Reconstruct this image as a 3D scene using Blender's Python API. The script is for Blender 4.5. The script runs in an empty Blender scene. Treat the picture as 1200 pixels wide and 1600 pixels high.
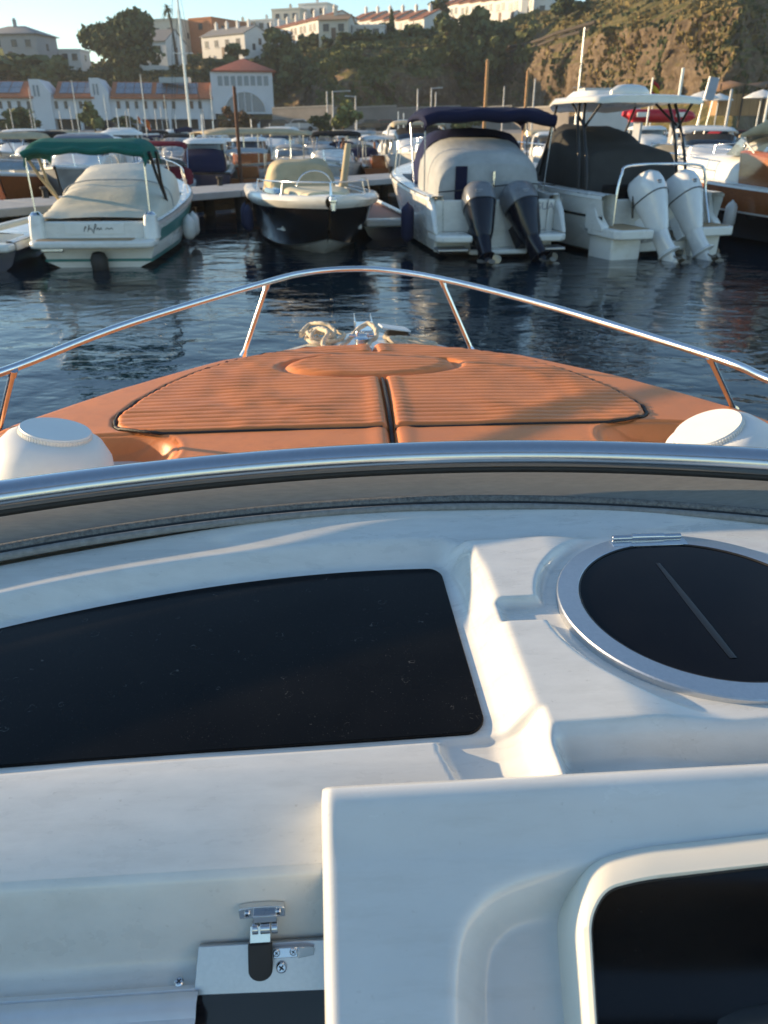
import bpy, bmesh, math, random
import numpy as np
from math import sin, cos, tan, pi, radians, sqrt, atan, atan2, exp
from mathutils import Vector, Matrix, noise as mnoise

SC = bpy.context.scene
COL = SC.collection
rnd = random.Random(7)

# ------------------------------------------------------------------ camera
FPX = 1202.0                       # focal length in pixels of the 1200 x 1600 photograph
PITCH = atan(600 / FPX)            # horizon lies 600 px above the picture centre
CZ = 2.4                           # phone held 2.4 m above the water
cam_d = bpy.data.cameras.new('camera'); cam = bpy.data.objects.new('camera', cam_d); COL.objects.link(cam)
cam_d.sensor_fit = 'VERTICAL'; cam_d.sensor_height = 36.0; cam_d.lens = 36.0 * FPX / 1600.0
cam_d.clip_start = 0.02; cam_d.clip_end = 3000
cam.location = (0, 0, CZ); cam.rotation_euler = (pi / 2 - PITCH, 0, 0)
cam_d.dof.use_dof = True; cam_d.dof.focus_distance = 1.55
cam_d.dof.aperture_fstop = cam_d.lens / 1000 / 0.0042
SC.camera = cam

# ------------------------------------------------------------------ sky, sun, exposure
SUN_EL = radians(10); SUN_AZ = radians(-75)      # azimuth from +Y, positive towards +X
world = bpy.data.worlds.new("World"); SC.world = world; world.use_nodes = True
wn = world.node_tree.nodes; wl = world.node_tree.links
sky = wn.new('ShaderNodeTexSky'); sky.sky_type = 'NISHITA'; sky.sun_disc = False
sky.sun_elevation = SUN_EL; sky.sun_rotation = SUN_AZ % (2 * pi)
sky.air_density = 1.0; sky.dust_density = 0.0; sky.ozone_density = 3.0; sky.altitude = 0
wl.new(sky.outputs[0], wn['Background'].inputs[0]); wn['Background'].inputs[1].default_value = 0.15
sun_d = bpy.data.lights.new('sun', 'SUN'); sun_d.energy = 4.1; sun_d.angle = radians(0.7); sun_d.color = (1.0, 0.77, 0.50)
sun = bpy.data.objects.new('sun', sun_d); COL.objects.link(sun)
SUN_DIR = Vector((sin(SUN_AZ) * cos(SUN_EL), cos(SUN_AZ) * cos(SUN_EL), sin(SUN_EL)))
sun.rotation_euler = SUN_DIR.to_track_quat('Z', 'Y').to_euler(); sun.location = (0, 0, 60)
SC.view_settings.view_transform = 'Standard'; SC.view_settings.look = 'None'
SC.view_settings.exposure = 1.14; SC.view_settings.gamma = 1.0; SC.view_settings.use_curve_mapping = False
SC.view_settings.use_white_balance = True; SC.view_settings.white_balance_temperature = 7150; SC.view_settings.white_balance_tint = 10

# ------------------------------------------------------------------ measuring helpers (photo pixel -> place in the world)
def ray(px, py):
    a = (px - 600) / FPX; b = -(py - 800) / FPX
    return Vector((a, cos(PITCH) + b * sin(PITCH), -sin(PITCH) + b * cos(PITCH)))
CAM = Vector((0, 0, CZ))
def at_y(px, py, Y):
    r = ray(px, py); return CAM + r * (Y / r.y)
def at_z(px, py, z):
    r = ray(px, py); return CAM + r * ((z - CZ) / r.z)
def on_plane(px, py, P, N):
    r = ray(px, py); return CAM + r * ((P - CAM).dot(N) / r.dot(N))

# ------------------------------------------------------------------ materials
def srgb(r, g, b):
    f = lambda c: (c / 255 / 12.92) if c / 255 <= 0.04045 else ((c / 255 + 0.055) / 1.055) ** 2.4
    return (f(r), f(g), f(b))
MATS = {}
def mat(name, col, rough=0.5, metal=0.0, var=0.12, vscale=6.0, bump=0.0, bscale=60.0, bdist=0.01, coat=0.0,
        spec=0.5, specks=0.0, stretch=None, col2=None, c2lo=0.45, c2hi=0.65, c2scale=3.0, rvar=0.1, detail=5.0, trans=0.0):
    if name in MATS: return MATS[name]
    m = bpy.data.materials.new(name); m.use_nodes = True
    n = m.node_tree.nodes; l = m.node_tree.links; p = n['Principled BSDF']
    tc = n.new('ShaderNodeTexCoord'); mp = n.new('ShaderNodeMapping'); l.new(tc.outputs['Object'], mp.inputs[0])
    if stretch: mp.inputs['Scale'].default_value = stretch
    nz = n.new('ShaderNodeTexNoise'); nz.inputs['Scale'].default_value = vscale; nz.inputs['Detail'].default_value = detail
    nz.inputs['Roughness'].default_value = 0.6
    l.new(mp.outputs[0], nz.inputs['Vector'])
    mx = n.new('ShaderNodeMix'); mx.data_type = 'RGBA'
    c = Vector(col)
    mx.inputs[6].default_value = (*[max(0, x * (1 - var)) for x in c], 1); mx.inputs[7].default_value = (*[min(1, x * (1 + var)) for x in c], 1)
    rm = n.new('ShaderNodeMapRange'); rm.inputs[1].default_value = 0.3; rm.inputs[2].default_value = 0.7
    l.new(nz.outputs[0], rm.inputs[0]); l.new(rm.outputs[0], mx.inputs[0])
    out = mx.outputs[2]
    if col2 is not None:
        n2 = n.new('ShaderNodeTexNoise'); n2.inputs['Scale'].default_value = c2scale; n2.inputs['Detail'].default_value = 7
        n2.inputs['Roughness'].default_value = 0.65
        l.new(mp.outputs[0], n2.inputs['Vector'])
        r2 = n.new('ShaderNodeMapRange'); r2.inputs[1].default_value = c2lo; r2.inputs[2].default_value = c2hi
        l.new(n2.outputs[0], r2.inputs[0])
        m2 = n.new('ShaderNodeMix'); m2.data_type = 'RGBA'; l.new(r2.outputs[0], m2.inputs[0]); l.new(out, m2.inputs[6])
        m2.inputs[7].default_value = (*col2, 1); out = m2.outputs[2]
    if specks:
        n3 = n.new('ShaderNodeTexNoise'); n3.inputs['Scale'].default_value = 95; n3.inputs['Detail'].default_value = 3; l.new(tc.outputs['Object'], n3.inputs['Vector'])
        r3 = n.new('ShaderNodeMapRange'); r3.inputs[1].default_value = 0.70; r3.inputs[2].default_value = 0.78; r3.inputs[4].default_value = specks; l.new(n3.outputs[0], r3.inputs[0])
        n4 = n.new('ShaderNodeTexNoise'); n4.inputs['Scale'].default_value = 7; n4.inputs['Detail'].default_value = 6; n4.inputs['Roughness'].default_value = 0.7
        mp4 = n.new('ShaderNodeMapping'); mp4.inputs['Rotation'].default_value = (0, 0, 0.7); mp4.inputs['Scale'].default_value = (1, 7, 1); l.new(tc.outputs['Object'], mp4.inputs[0]); l.new(mp4.outputs[0], n4.inputs['Vector'])
        r4 = n.new('ShaderNodeMapRange'); r4.inputs[1].default_value = 0.50; r4.inputs[2].default_value = 0.75; r4.inputs[4].default_value = 0.22; l.new(n4.outputs[0], r4.inputs[0])
        mx5 = n.new('ShaderNodeMath'); mx5.operation = 'MAXIMUM'; l.new(r3.outputs[0], mx5.inputs[0]); l.new(r4.outputs[0], mx5.inputs[1])
        m3 = n.new('ShaderNodeMix'); m3.data_type = 'RGBA'; l.new(mx5.outputs[0], m3.inputs[0]); l.new(out, m3.inputs[6]); m3.inputs[7].default_value = (0.46, 0.43, 0.36, 1); out = m3.outputs[2]
    l.new(out, p.inputs['Base Color'])
    rr = n.new('ShaderNodeMapRange'); rr.inputs[3].default_value = max(0, rough - rvar); rr.inputs[4].default_value = min(1, rough + rvar)
    l.new(nz.outputs[0], rr.inputs[0]); l.new(rr.outputs[0], p.inputs['Roughness'])
    p.inputs['Metallic'].default_value = metal; p.inputs['Specular IOR Level'].default_value = spec
    p.inputs['Coat Weight'].default_value = coat; p.inputs['Coat Roughness'].default_value = 0.05
    if trans: p.inputs['Transmission Weight'].default_value = trans
    if bump:
        nb = n.new('ShaderNodeTexNoise'); nb.inputs['Scale'].default_value = bscale; nb.inputs['Detail'].default_value = 4
        l.new(mp.outputs[0], nb.inputs['Vector'])
        bp = n.new('ShaderNodeBump'); bp.inputs['Strength'].default_value = bump; bp.inputs['Distance'].default_value = bdist
        l.new(nb.outputs[0], bp.inputs['Height']); l.new(bp.outputs[0], p.inputs['Normal'])
    MATS[name] = m
    return m

# ------------------------------------------------------------------ object helpers
def tag(o, label=None, cat=None, group=None, kind=None):
    if label: o['label'] = label
    if cat: o['category'] = cat
    if group: o['group'] = group
    if kind: o['kind'] = kind
    return o
def empty(name, label, cat, loc=(0, 0, 0), rz=0.0, group=None):
    o = bpy.data.objects.new(name, None); COL.objects.link(o); o.location = loc; o.rotation_euler = (0, 0, rz)
    o.empty_display_size = 0.2
    return tag(o, label, cat, group)
def children(o): return KIDS.get(o.name, [])
KIDS = {}
def copy_tree(o, parent=None, mats=None, label=None, loc=None, rz=None, scale=None):
    c = o.copy(); COL.objects.link(c)
    if parent is not None:
        c.parent = parent; KIDS.setdefault(parent.name, []).append(c)
    if loc is not None: c.location = loc
    if rz is not None: c.rotation_euler = (0, 0, rz)
    if scale is not None: c.scale = scale if hasattr(scale, '__len__') else (scale,) * 3
    if label: c['label'] = label
    if mats and c.type == 'MESH':
        for sl in c.material_slots:
            if sl.material and sl.material.name in mats:
                nm = mats[sl.material.name]; sl.link = 'OBJECT'; sl.material = nm
    for k in list(KIDS.get(o.name, [])): copy_tree(k, c, mats)
    return c

class MB:
    """collects shapes, then becomes ONE mesh object"""
    def __init__(s, M=None): s.v = []; s.f = []; s.M = M or Matrix()
    def add(s, vs, fs, M=None):
        M = s.M @ M if M is not None else s.M
        o = len(s.v); s.v += [tuple(M @ Vector(v)) for v in vs]; s.f += [tuple(i + o for i in f) for f in fs]; return s
    def box(s, c, d, M=None, taper=1.0):
        x, y, z = d[0] / 2, d[1] / 2, d[2] / 2; t = taper
        vs = [(-x, -y, -z), (x, -y, -z), (x, y, -z), (-x, y, -z), (-x * t, -y * t, z), (x * t, -y * t, z), (x * t, y * t, z), (-x * t, y * t, z)]
        vs = [(a + c[0], b + c[1], e + c[2]) for a, b, e in vs]
        return s.add(vs, [(0, 3, 2, 1), (4, 5, 6, 7), (0, 1, 5, 4), (1, 2, 6, 5), (2, 3, 7, 6), (3, 0, 4, 7)], M)
    def tube(s, pts, r, n=8, closed=False, caps=True, rope=0.0, pitch=0.05, flat=1.0):
        pts = [Vector(p) for p in pts]; N = len(pts); rs = r if hasattr(r, '__len__') else [r] * N
        vs = []; fs = []; up = None; L = 0.0
        for i, p in enumerate(pts):
            a = pts[(i - 1) % N] if (closed or i > 0) else p; b = pts[(i + 1) % N] if (closed or i < N - 1) else p
            t = (b - a); t = t.normalized() if t.length > 1e-9 else Vector((0, 0, 1))
            if up is None:
                up = Vector((0, 0, 1)) if abs(t.z) < 0.9 else Vector((1, 0, 0))
            x = up - t * up.dot(t); x = x.normalized() if x.length > 1e-6 else t.orthogonal().normalized(); up = x
            y = t.cross(x)
            if i: L += (p - pts[i - 1]).length
            for k in range(n):
                A = 2 * pi * k / n; rr = rs[i] * (1 + (rope * cos(3 * A - 2 * pi * L / pitch) if rope else 0))
                vs.append(p + x * (cos(A) * rr * flat) + y * (sin(A) * rr))
        for i in range(N if closed else N - 1):
            j = (i + 1) % N
            for k in range(n):
                q = (k + 1) % n; fs.append((i * n + k, i * n + q, j * n + q, j * n + k))
        if caps and not closed: fs.append(tuple(range(n - 1, -1, -1))); fs.append(tuple((N - 1) * n + k for k in range(n)))
        return s.add(vs, fs)
    def loft(s, secs, ring=True, cap0=True, cap1=True, M=None):
        n = len(secs[0]); vs = [p for q in secs for p in q]; fs = []
        for i in range(len(secs) - 1):
            for k in range(n if ring else n - 1):
                q = (k + 1) % n; fs.append((i * n + k, i * n + q, (i + 1) * n + q, (i + 1) * n + k))
        if cap0: fs.append(tuple(range(n - 1, -1, -1)))
        if cap1: fs.append(tuple((len(secs) - 1) * n + k for k in range(n)))
        return s.add(vs, fs, M)
    def lathe(s, prof, n=20, M=None, caps=True):
        secs = [[(r * cos(2 * pi * k / n), r * sin(2 * pi * k / n), z) for k in range(n)] for r, z in prof]
        return s.loft(secs, True, caps, caps, M)
    def prism(s, poly, z0, z1, M=None):
        n = len(poly)
        return s.loft([[(x, y, z0) for x, y in poly], [(x, y, z1) for x, y in poly]], True, True, True, M)
    def quad(s, a, b, c, d): return s.add([a, b, c, d], [(0, 1, 2, 3)])
    def build(s, name, m, parent=None, sharp=38, bevel=0.0, label=None, recalc=True, loc=None, segs=2, solid=0.0):
        me = bpy.data.meshes.new(name); me.from_pydata(s.v, [], s.f)
        bm = bmesh.new(); bm.from_mesh(me)
        if recalc: bmesh.ops.recalc_face_normals(bm, faces=bm.faces)
        th = radians(sharp)
        for f in bm.faces: f.smooth = True
        for e in bm.edges:
            if len(e.link_faces) == 2 and e.calc_face_angle(0) > th: e.smooth = False
        bm.to_mesh(me); bm.free()
        me.materials.append(m)
        o = bpy.data.objects.new(name, me); COL.objects.link(o)
        if solid:
            md = o.modifiers.new('thickness', 'SOLIDIFY'); md.thickness = solid; md.offset = 0
        if bevel:
            md = o.modifiers.new('bevel', 'BEVEL'); md.width = bevel; md.segments = segs; md.limit_method = 'ANGLE'; md.angle_limit = radians(35); md.harden_normals = False
        if parent is not None:
            o.parent = parent; KIDS.setdefault(parent.name, []).append(o)
        if label: o['label'] = label
        if loc is not None: o.location = loc
        return o
def np_grid(name, X, Y, Z, m, parent=None, mask=None, sharp=70):
    """mesh from coordinate arrays (rows x cols); mask picks the faces"""
    R, C = X.shape
    idx = np.arange(R * C).reshape(R, C)
    q = np.stack([idx[:-1, :-1], idx[:-1, 1:], idx[1:, 1:], idx[1:, :-1]], -1).reshape(-1, 4)
    if mask is not None: q = q[mask.reshape(-1)]
    used = np.unique(q); rm = np.full(R * C, -1); rm[used] = np.arange(len(used))
    V = np.stack([X, Y, Z], -1).reshape(-1, 3)[used]; q = rm[q]
    me = bpy.data.meshes.new(name)
    me.vertices.add(len(V)); me.vertices.foreach_set('co', V.ravel().astype(np.float32))
    me.loops.add(q.size); me.loops.foreach_set('vertex_index', q.ravel().astype(np.int32))
    me.polygons.add(len(q)); me.polygons.foreach_set('loop_start', (np.arange(len(q)) * 4).astype(np.int32))
    me.polygons.foreach_set('use_smooth', np.ones(len(q), dtype=bool))
    me.update(); me.validate()
    me.materials.append(m)
    o = bpy.data.objects.new(name, me); COL.objects.link(o)
    if parent is not None:
        o.parent = parent; KIDS.setdefault(parent.name, []).append(o)
    return o
def frame(o, x, y):
    x = Vector(x).normalized(); y = Vector(y); y = (y - x * y.dot(x)).normalized(); z = x.cross(y)
    return Matrix(((x.x, y.x, z.x, o[0]), (x.y, y.y, z.y, o[1]), (x.z, y.z, z.z, o[2]), (0, 0, 0, 1)))
def spline(pts, n=8, closed=False):
    pts = [Vector(p) for p in pts]; out = []; N = len(pts)
    for i in range(N if closed else N - 1):
        if closed: a, b, c, d = pts[(i - 1) % N], pts[i], pts[(i + 1) % N], pts[(i + 2) % N]
        else: a, b, c, d = pts[max(i - 1, 0)], pts[i], pts[i + 1], pts[min(i + 2, N - 1)]
        for k in range(n):
            t = k / n
            out.append(0.5 * ((2 * b) + (c - a) * t + (2 * a - 5 * b + 4 * c - d) * t * t + (3 * b - a - 3 * c + d) * t ** 3))
    if not closed: out.append(pts[-1])
    return out
def sst(x, w):                         # smooth 0..1 step of width w
    t = np.clip(x / w, 0, 1); return t * t * (3 - 2 * t)
def sdf_poly(px, py, poly):            # signed distance, negative inside
    P = np.array(poly); n = len(P); d = np.full(px.shape, 1e9); ins = np.zeros(px.shape, bool)
    for i in range(n):
        a = P[i]; b = P[(i + 1) % n]; e = b - a
        wx = px - a[0]; wy = py - a[1]; t = np.clip((wx * e[0] + wy * e[1]) / (e @ e), 0, 1)
        d = np.minimum(d, (wx - e[0] * t) ** 2 + (wy - e[1] * t) ** 2)
        c = ((a[1] > py) != (b[1] > py)) & (px < (b[0] - a[0]) * (py - a[1]) / ((b[1] - a[1]) if b[1] != a[1] else 1e-9) + a[0])
        ins ^= c
    d = np.sqrt(d); return np.where(ins, -d, d)
def round_poly(poly, r, n=6):          # round the corners of a polygon
    out = []; N = len(poly)
    for i in range(N):
        p = Vector(poly[i]); a = Vector(poly[i - 1]); b = Vector(poly[(i + 1) % N])
        da = (a - p); db = (b - p); k = min(r, da.length * 0.45, db.length * 0.45)
        s = p + da.normalized() * k; e = p + db.normalized() * k
        for j in range(n + 1):
            t = j / n; out.append(tuple(s * (1 - t) ** 2 + p * 2 * t * (1 - t) + e * t * t))
    return out
# ------------------------------------------------------------------ harbour water
def water_mat():
    m = bpy.data.materials.new('harbour_water'); m.use_nodes = True; n = m.node_tree.nodes; l = m.node_tree.links; p = n['Principled BSDF']
    p.inputs['Base Color'].default_value = (0.002, 0.011, 0.021, 1); p.inputs['Roughness'].default_value = 0.03; p.inputs['IOR'].default_value = 1.333
    tc = n.new('ShaderNodeTexCoord'); last = None
    for sc, st, ds, strength in ((0.85, (1, 1.5, 1), 2.0, 0.034), (2.7, (1.0, 1.7, 1), 2.0, 0.0085), (11.0, (1, 1.4, 1), 2.0, 0.0016)):
        mp = n.new('ShaderNodeMapping'); mp.inputs['Scale'].default_value = st; mp.inputs['Rotation'].default_value = (0, 0, 0.3); l.new(tc.outputs['Object'], mp.inputs[0])
        nz = n.new('ShaderNodeTexNoise'); nz.inputs['Scale'].default_value = sc; nz.inputs['Detail'].default_value = ds; nz.inputs['Distortion'].default_value = 0.6; l.new(mp.outputs[0], nz.inputs['Vector'])
        b = n.new('ShaderNodeBump'); b.inputs['Strength'].default_value = 1.0; b.inputs['Distance'].default_value = strength; l.new(nz.outputs[0], b.inputs['Height'])
        if last: l.new(last.outputs[0], b.inputs['Normal'])
        last = b
    l.new(last.outputs[0], p.inputs['Normal'])
    return m
wa = MB(); wa.quad((-600, -200, 0), (600, -200, 0), (600, 165, 0), (-600, 165, 0))
tag(wa.build('water', water_mat()), kind='structure')
# ------------------------------------------------------------------ the boat we stand on
PSI = radians(4); S0 = 0.19
def w2b(p): return Vector((p.x * cos(PSI) + p.y * sin(PSI), -p.x * sin(PSI) + p.y * cos(PSI), p.z))
def bz(px, py, z): return w2b(at_z(px, py, z))
def bp_(px, py, P, N): # photo pixel on a plane given in boat coordinates
    c, s_ = cos(PSI), sin(PSI)
    rot = lambda v: Vector((v.x * c - v.y * s_, v.x * s_ + v.y * c, v.z))
    return w2b(on_plane(px, py, rot(Vector(P)), rot(Vector(N))))

gel = mat('gelcoat', (0.75, 0.73, 0.665), 0.30, var=0.06, vscale=12, bump=0.07, bscale=220, bdist=0.002, coat=0.6, specks=0.5, stretch=(1, 2.6, 1), rvar=0.14, col2=(0.64, 0.62, 0.555), c2lo=0.54, c2hi=0.78, c2scale=5)
steel = mat('stainless_steel', (0.70, 0.71, 0.72), 0.17, 1.0, var=0.05, vscale=30, rvar=0.07)
steel_dusty = mat('dusty_steel', (0.60, 0.62, 0.64), 0.20, 1.0, var=0.03, vscale=60, rvar=0.05, bump=0.02, bscale=500, bdist=0.0006)
alu = mat('brushed_aluminium', (0.60, 0.61, 0.62), 0.38, 1.0, var=0.05, vscale=160, bump=0.05, bscale=900, bdist=0.0006, rvar=0.06)
leather = mat('tan_leather', (0.78, 0.245, 0.070), 0.46, var=0.10, vscale=5, bump=0.30, bscale=260, bdist=0.003, col2=(0.70, 0.215, 0.062), c2lo=0.5, c2hi=0.75, c2scale=14, spec=0.45)
cord = mat('black_piping', (0.012, 0.011, 0.010), 0.6, bump=0.3, bscale=300)
rubber = mat('black_rubber', (0.018, 0.018, 0.018), 0.55, var=0.3, vscale=40)
greyrub = mat('grey_rubber', (0.16, 0.155, 0.14), 0.7, var=0.45, vscale=120, bump=0.6, bscale=260, bdist=0.004)
plastic_w = mat('white_plastic', (0.78, 0.77, 0.72), 0.48, var=0.04, bump=0.06, bscale=350, bdist=0.002)
ropem = mat('cream_rope', (0.60, 0.50, 0.36), 0.85, var=0.25, vscale=60, bump=0.5, bscale=500, bdist=0.003)
acryl = mat('black_acrylic', (0.010, 0.009, 0.012), 0.10, var=0.3, vscale=8, rvar=0.06, spec=0.5)

def dusty_glass(name, base, amount, spec=0.11):
    """near-black tinted glass with dried water spots and dust on it"""
    m = bpy.data.materials.new(name); m.use_nodes = True; n = m.node_tree.nodes; l = m.node_tree.links; p = n['Principled BSDF']
    tc = n.new('ShaderNodeTexCoord')
    wob = n.new('ShaderNodeTexNoise'); wob.inputs['Scale'].default_value = 60; l.new(tc.outputs['Object'], wob.inputs['Vector'])
    va = n.new('ShaderNodeVectorMath'); va.operation = 'SCALE'; va.inputs['Scale'].default_value = 0.02; l.new(wob.outputs['Color'], va.inputs[0])
    vb = n.new('ShaderNodeVectorMath'); l.new(tc.outputs['Object'], vb.inputs[0]); l.new(va.outputs[0], vb.inputs[1])
    vo = n.new('ShaderNodeTexVoronoi'); vo.inputs['Scale'].default_value = 42; vo.inputs['Randomness'].default_value = 1; l.new(vb.outputs[0], vo.inputs['Vector'])
    # thin rings of dried drops: distance close to a radius that differs per drop
    sep = n.new('ShaderNodeSeparateColor'); l.new(vo.outputs['Color'], sep.inputs[0])
    rad = n.new('ShaderNodeMath'); rad.operation = 'MULTIPLY'; rad.inputs[1].default_value = 0.32; l.new(sep.outputs[0], rad.inputs[0])
    sub = n.new('ShaderNodeMath'); sub.operation = 'SUBTRACT'; l.new(vo.outputs['Distance'], sub.inputs[0]); l.new(rad.outputs[0], sub.inputs[1])
    ab = n.new('ShaderNodeMath'); ab.operation = 'ABSOLUTE'; l.new(sub.outputs[0], ab.inputs[0])
    ring = n.new('ShaderNodeMapRange'); ring.inputs[1].default_value = 0.005; ring.inputs[2].default_value = 0.035; ring.inputs[3].default_value = 1; ring.inputs[4].default_value = 0; l.new(ab.outputs[0], ring.inputs[0])
    gt = n.new('ShaderNodeMath'); gt.operation = 'GREATER_THAN'; gt.inputs[1].default_value = 0.66; l.new(sep.outputs[1], gt.inputs[0])
    r1 = n.new('ShaderNodeMath'); r1.operation = 'MULTIPLY'; l.new(ring.outputs[0], r1.inputs[0]); l.new(gt.outputs[0], r1.inputs[1])
    brk = n.new('ShaderNodeTexNoise'); brk.inputs['Scale'].default_value = 130; brk.inputs['Detail'].default_value = 4; l.new(tc.outputs['Object'], brk.inputs['Vector'])
    bk = n.new('ShaderNodeMapRange'); bk.inputs[1].default_value = 0.46; bk.inputs[2].default_value = 0.66; l.new(brk.outputs[0], bk.inputs[0])
    r2 = n.new('ShaderNodeMath'); r2.operation = 'MULTIPLY'; l.new(r1.outputs[0], r2.inputs[0]); l.new(bk.outputs[0], r2.inputs[1])
    sp = n.new('ShaderNodeTexNoise'); sp.inputs['Scale'].default_value = 420; sp.inputs['Detail'].default_value = 2; l.new(tc.outputs['Object'], sp.inputs['Vector'])
    sm = n.new('ShaderNodeMapRange'); sm.inputs[1].default_value = 0.69; sm.inputs[2].default_value = 0.78; l.new(sp.outputs[0], sm.inputs[0])
    film = n.new('ShaderNodeTexNoise'); film.inputs['Scale'].default_value = 5; film.inputs['Detail'].default_value = 5; l.new(tc.outputs['Object'], film.inputs['Vector'])
    fm = n.new('ShaderNodeMapRange'); fm.inputs[1].default_value = 0.35; fm.inputs[2].default_value = 0.75; fm.inputs[3].default_value = 0.0; fm.inputs[4].default_value = 0.012; l.new(film.outputs[0], fm.inputs[0])
    a1 = n.new('ShaderNodeMath'); a1.operation = 'ADD'; l.new(r2.outputs[0], a1.inputs[0]); l.new(sm.outputs[0], a1.inputs[1])
    a2 = n.new('ShaderNodeMath'); a2.operation = 'MULTIPLY_ADD'; a2.use_clamp = True; a2.inputs[1].default_value = amount; l.new(a1.outputs[0], a2.inputs[0]); l.new(fm.outputs[0], a2.inputs[2])
    mx = n.new('ShaderNodeMix'); mx.data_type = 'RGBA'; mx.inputs[6].default_value = (*base, 1); mx.inputs[7].default_value = (0.42, 0.40, 0.36, 1); l.new(a2.outputs[0], mx.inputs[0])
    l.new(mx.outputs[2], p.inputs['Base Color'])
    ro = n.new('ShaderNodeMapRange'); ro.inputs[3].default_value = 0.07; ro.inputs[4].default_value = 0.7; l.new(a2.outputs[0], ro.inputs[0]); l.new(ro.outputs[0], p.inputs['Roughness'])
    p.inputs['Specular IOR Level'].default_value = spec
    return m
glass_win = dusty_glass('tinted_window_glass', (0.005, 0.005, 0.005), 0.22)
glass_hatch = dusty_glass('smoked_hatch_glass', (0.003, 0.003, 0.005), 0.02)
glass_scr = dusty_glass('screen_glass', (0.006, 0.005, 0.005), 0.03, 0.45)

boat = empty('motorboat', 'white sports boat in the foreground, with black tinted windows and steel bow rail', 'boat', (0, 0, 0), PSI)

# --- dashboard moulding: one sculpted sheet with window well, hatch recess and ledges
def gasket_t(s): return 1.545 - 0.215 * (s - 0.2) ** 2
WIN = [(0.200, 0.882), (-0.222, 0.871), (-0.493, 0.862), (-1.10, 0.838), (-1.12, 0.86), *[(float(x), float(1.369 - 0.285 * abs(x - 0.12) ** 1.95)) for x in np.linspace(-1.06, 0.16, 25)], (0.197, 1.368), (0.213, 1.345), (0.2195, 0.905)]
HC = (0.658, 1.122); HR = 0.262
sv = np.arange(-1.145, 1.545, 0.005); tv = np.concatenate([np.arange(0.69, 1.40, 0.004), np.arange(1.40, 1.5701, 0.005)])
Sg, Tg = np.meshgrid(sv, tv)
# the rows follow the curved windscreen foot at the front
Tg = 0.69 + (Tg - 0.69) * ((gasket_t(Sg) - 0.69) / (1.57 - 0.69))
d = sdf_poly(Sg, Tg, WIN)
deck = 1.615 + 0.014 * sst(Tg - 1.42, 0.14) + 0.012 * sst(Sg - 0.25, 0.5)
ledge = 1.589 - 0.004 * sst(-Sg, 1.0) * sst(Tg - 0.695, 0.08)
ledge = ledge - 0.040 * np.clip((0.825 - Tg) / 0.14, 0, 1) ** 1.5
lend = sst(Sg - 0.135 - 0.3 * np.clip(0.84 - Tg, 0, 1), 0.022)
ledge = ledge * (1 - lend) + (1.570) * lend
left = 1 - sst(Sg - 0.245, 0.055)
low = 1 - sst(Tg - 0.865, 0.012)
zrim = deck * (1 - low * left) + ledge * low * left
wd = np.where(Tg < 0.88, 0.010, 0.058)
w = sst(d - 0.013, wd)
wr = sst(Sg - 0.234, 0.060); kk = 1 - sst(Tg - 1.24, 0.10)
w = np.where(Sg > 0.19, np.maximum(wr, w * (1 - kk) + wr * kk) if False else (w * (1 - kk) + wr * kk), w)
zl = np.where((Tg < 0.90) & (Sg < 0.25), ledge, zrim)
zz = 1.576 + (zrim - 1.576) * w
zz = np.where(low * left > 0, np.maximum(zz * (1 - low * left) + np.minimum(ledge, 1.576 + (ledge - 1.576) * sst(d - 0.012, 0.012)) * low * left, zz * 0 + 1.40), zz)
# panels beside the hatch
r = np.sqrt((Sg - HC[0]) ** 2 + (Tg - HC[1]) ** 2)
fade = (1 - sst(Sg - 0.42, 0.16)) * sst(Sg - 0.10, 0.12)
chan = 1 - (1 - sst(np.abs(Tg - 1.128) - 0.026, 0.013)) * sst(Sg - 0.275, 0.03)
up = sst(r - HR - 0.022, 0.020) * chan * fade * (1 - sst(Tg - 1.385, 0.02))
zz = zz + 0.021 * up * np.where(Sg > 0.15, sst(Sg - 0.215, 0.07), 0)
# front of the raised side
front = sst(0.838 - Tg, 0.042) * sst(Sg - 0.285, 0.04)
zz = zz - 0.055 * front
zz = zz + 0.0008 * np.sin(Sg * 9 + Tg * 5) * sst(Tg - 0.695, 0.06)
# raised lip at the windscreen foot
dash = np_grid('dashboard', Sg, Tg, zz, gel, boat)

# window glass
gw = MB(); poly = round_poly(WIN, 0.022, 6)
gw.prism(poly, 1.570, 1.5815); gw.build('window', glass_win, boat, bevel=0.0015)

# --- face below the ledge, and the track of the sliding door
def sweep_s(prof, s0_, s1_, n=2):
    m = MB(); secs = []
    for i in range(n + 1):
        s = s0_ + (s1_ - s0_) * i / n; secs.append([(s, t, z) for t, z in prof])
    m.loft(secs, ring=False, cap0=False, cap1=False); return m
prof = [(0.6905, 1.5512), (0.685, 1.5475), (0.6805, 1.541), (0.679, 1.533), (0.677, 1.50), (0.675, 1.45), (0.673, 1.425), (0.669, 1.408), (0.660, 1.398), (0.648, 1.3935), (0.630, 1.392)]
sweep_s(prof, -1.142, 1.54, 40).build('bulkhead', gel, boat, sharp=60)
prof = [(0.6405, 1.380), (0.6405, 1.397), (0.634, 1.399), (0.632, 1.3965), (0.630, 1.399), (0.622, 1.402), (0.613, 1.402), (0.605, 1.398), (0.600, 1.393), (0.586, 1.392), (0.5845, 1.388), (0.583, 1.392), (0.55, 1.392), (0.55, 1.36)]
tr = sweep_s(prof, -1.138, -0.197, 2).build('door_track', mat('white_aluminium', (0.72, 0.74, 0.74), 0.32, 0.25, var=0.05, vscale=20), boat, sharp=30)
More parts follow.
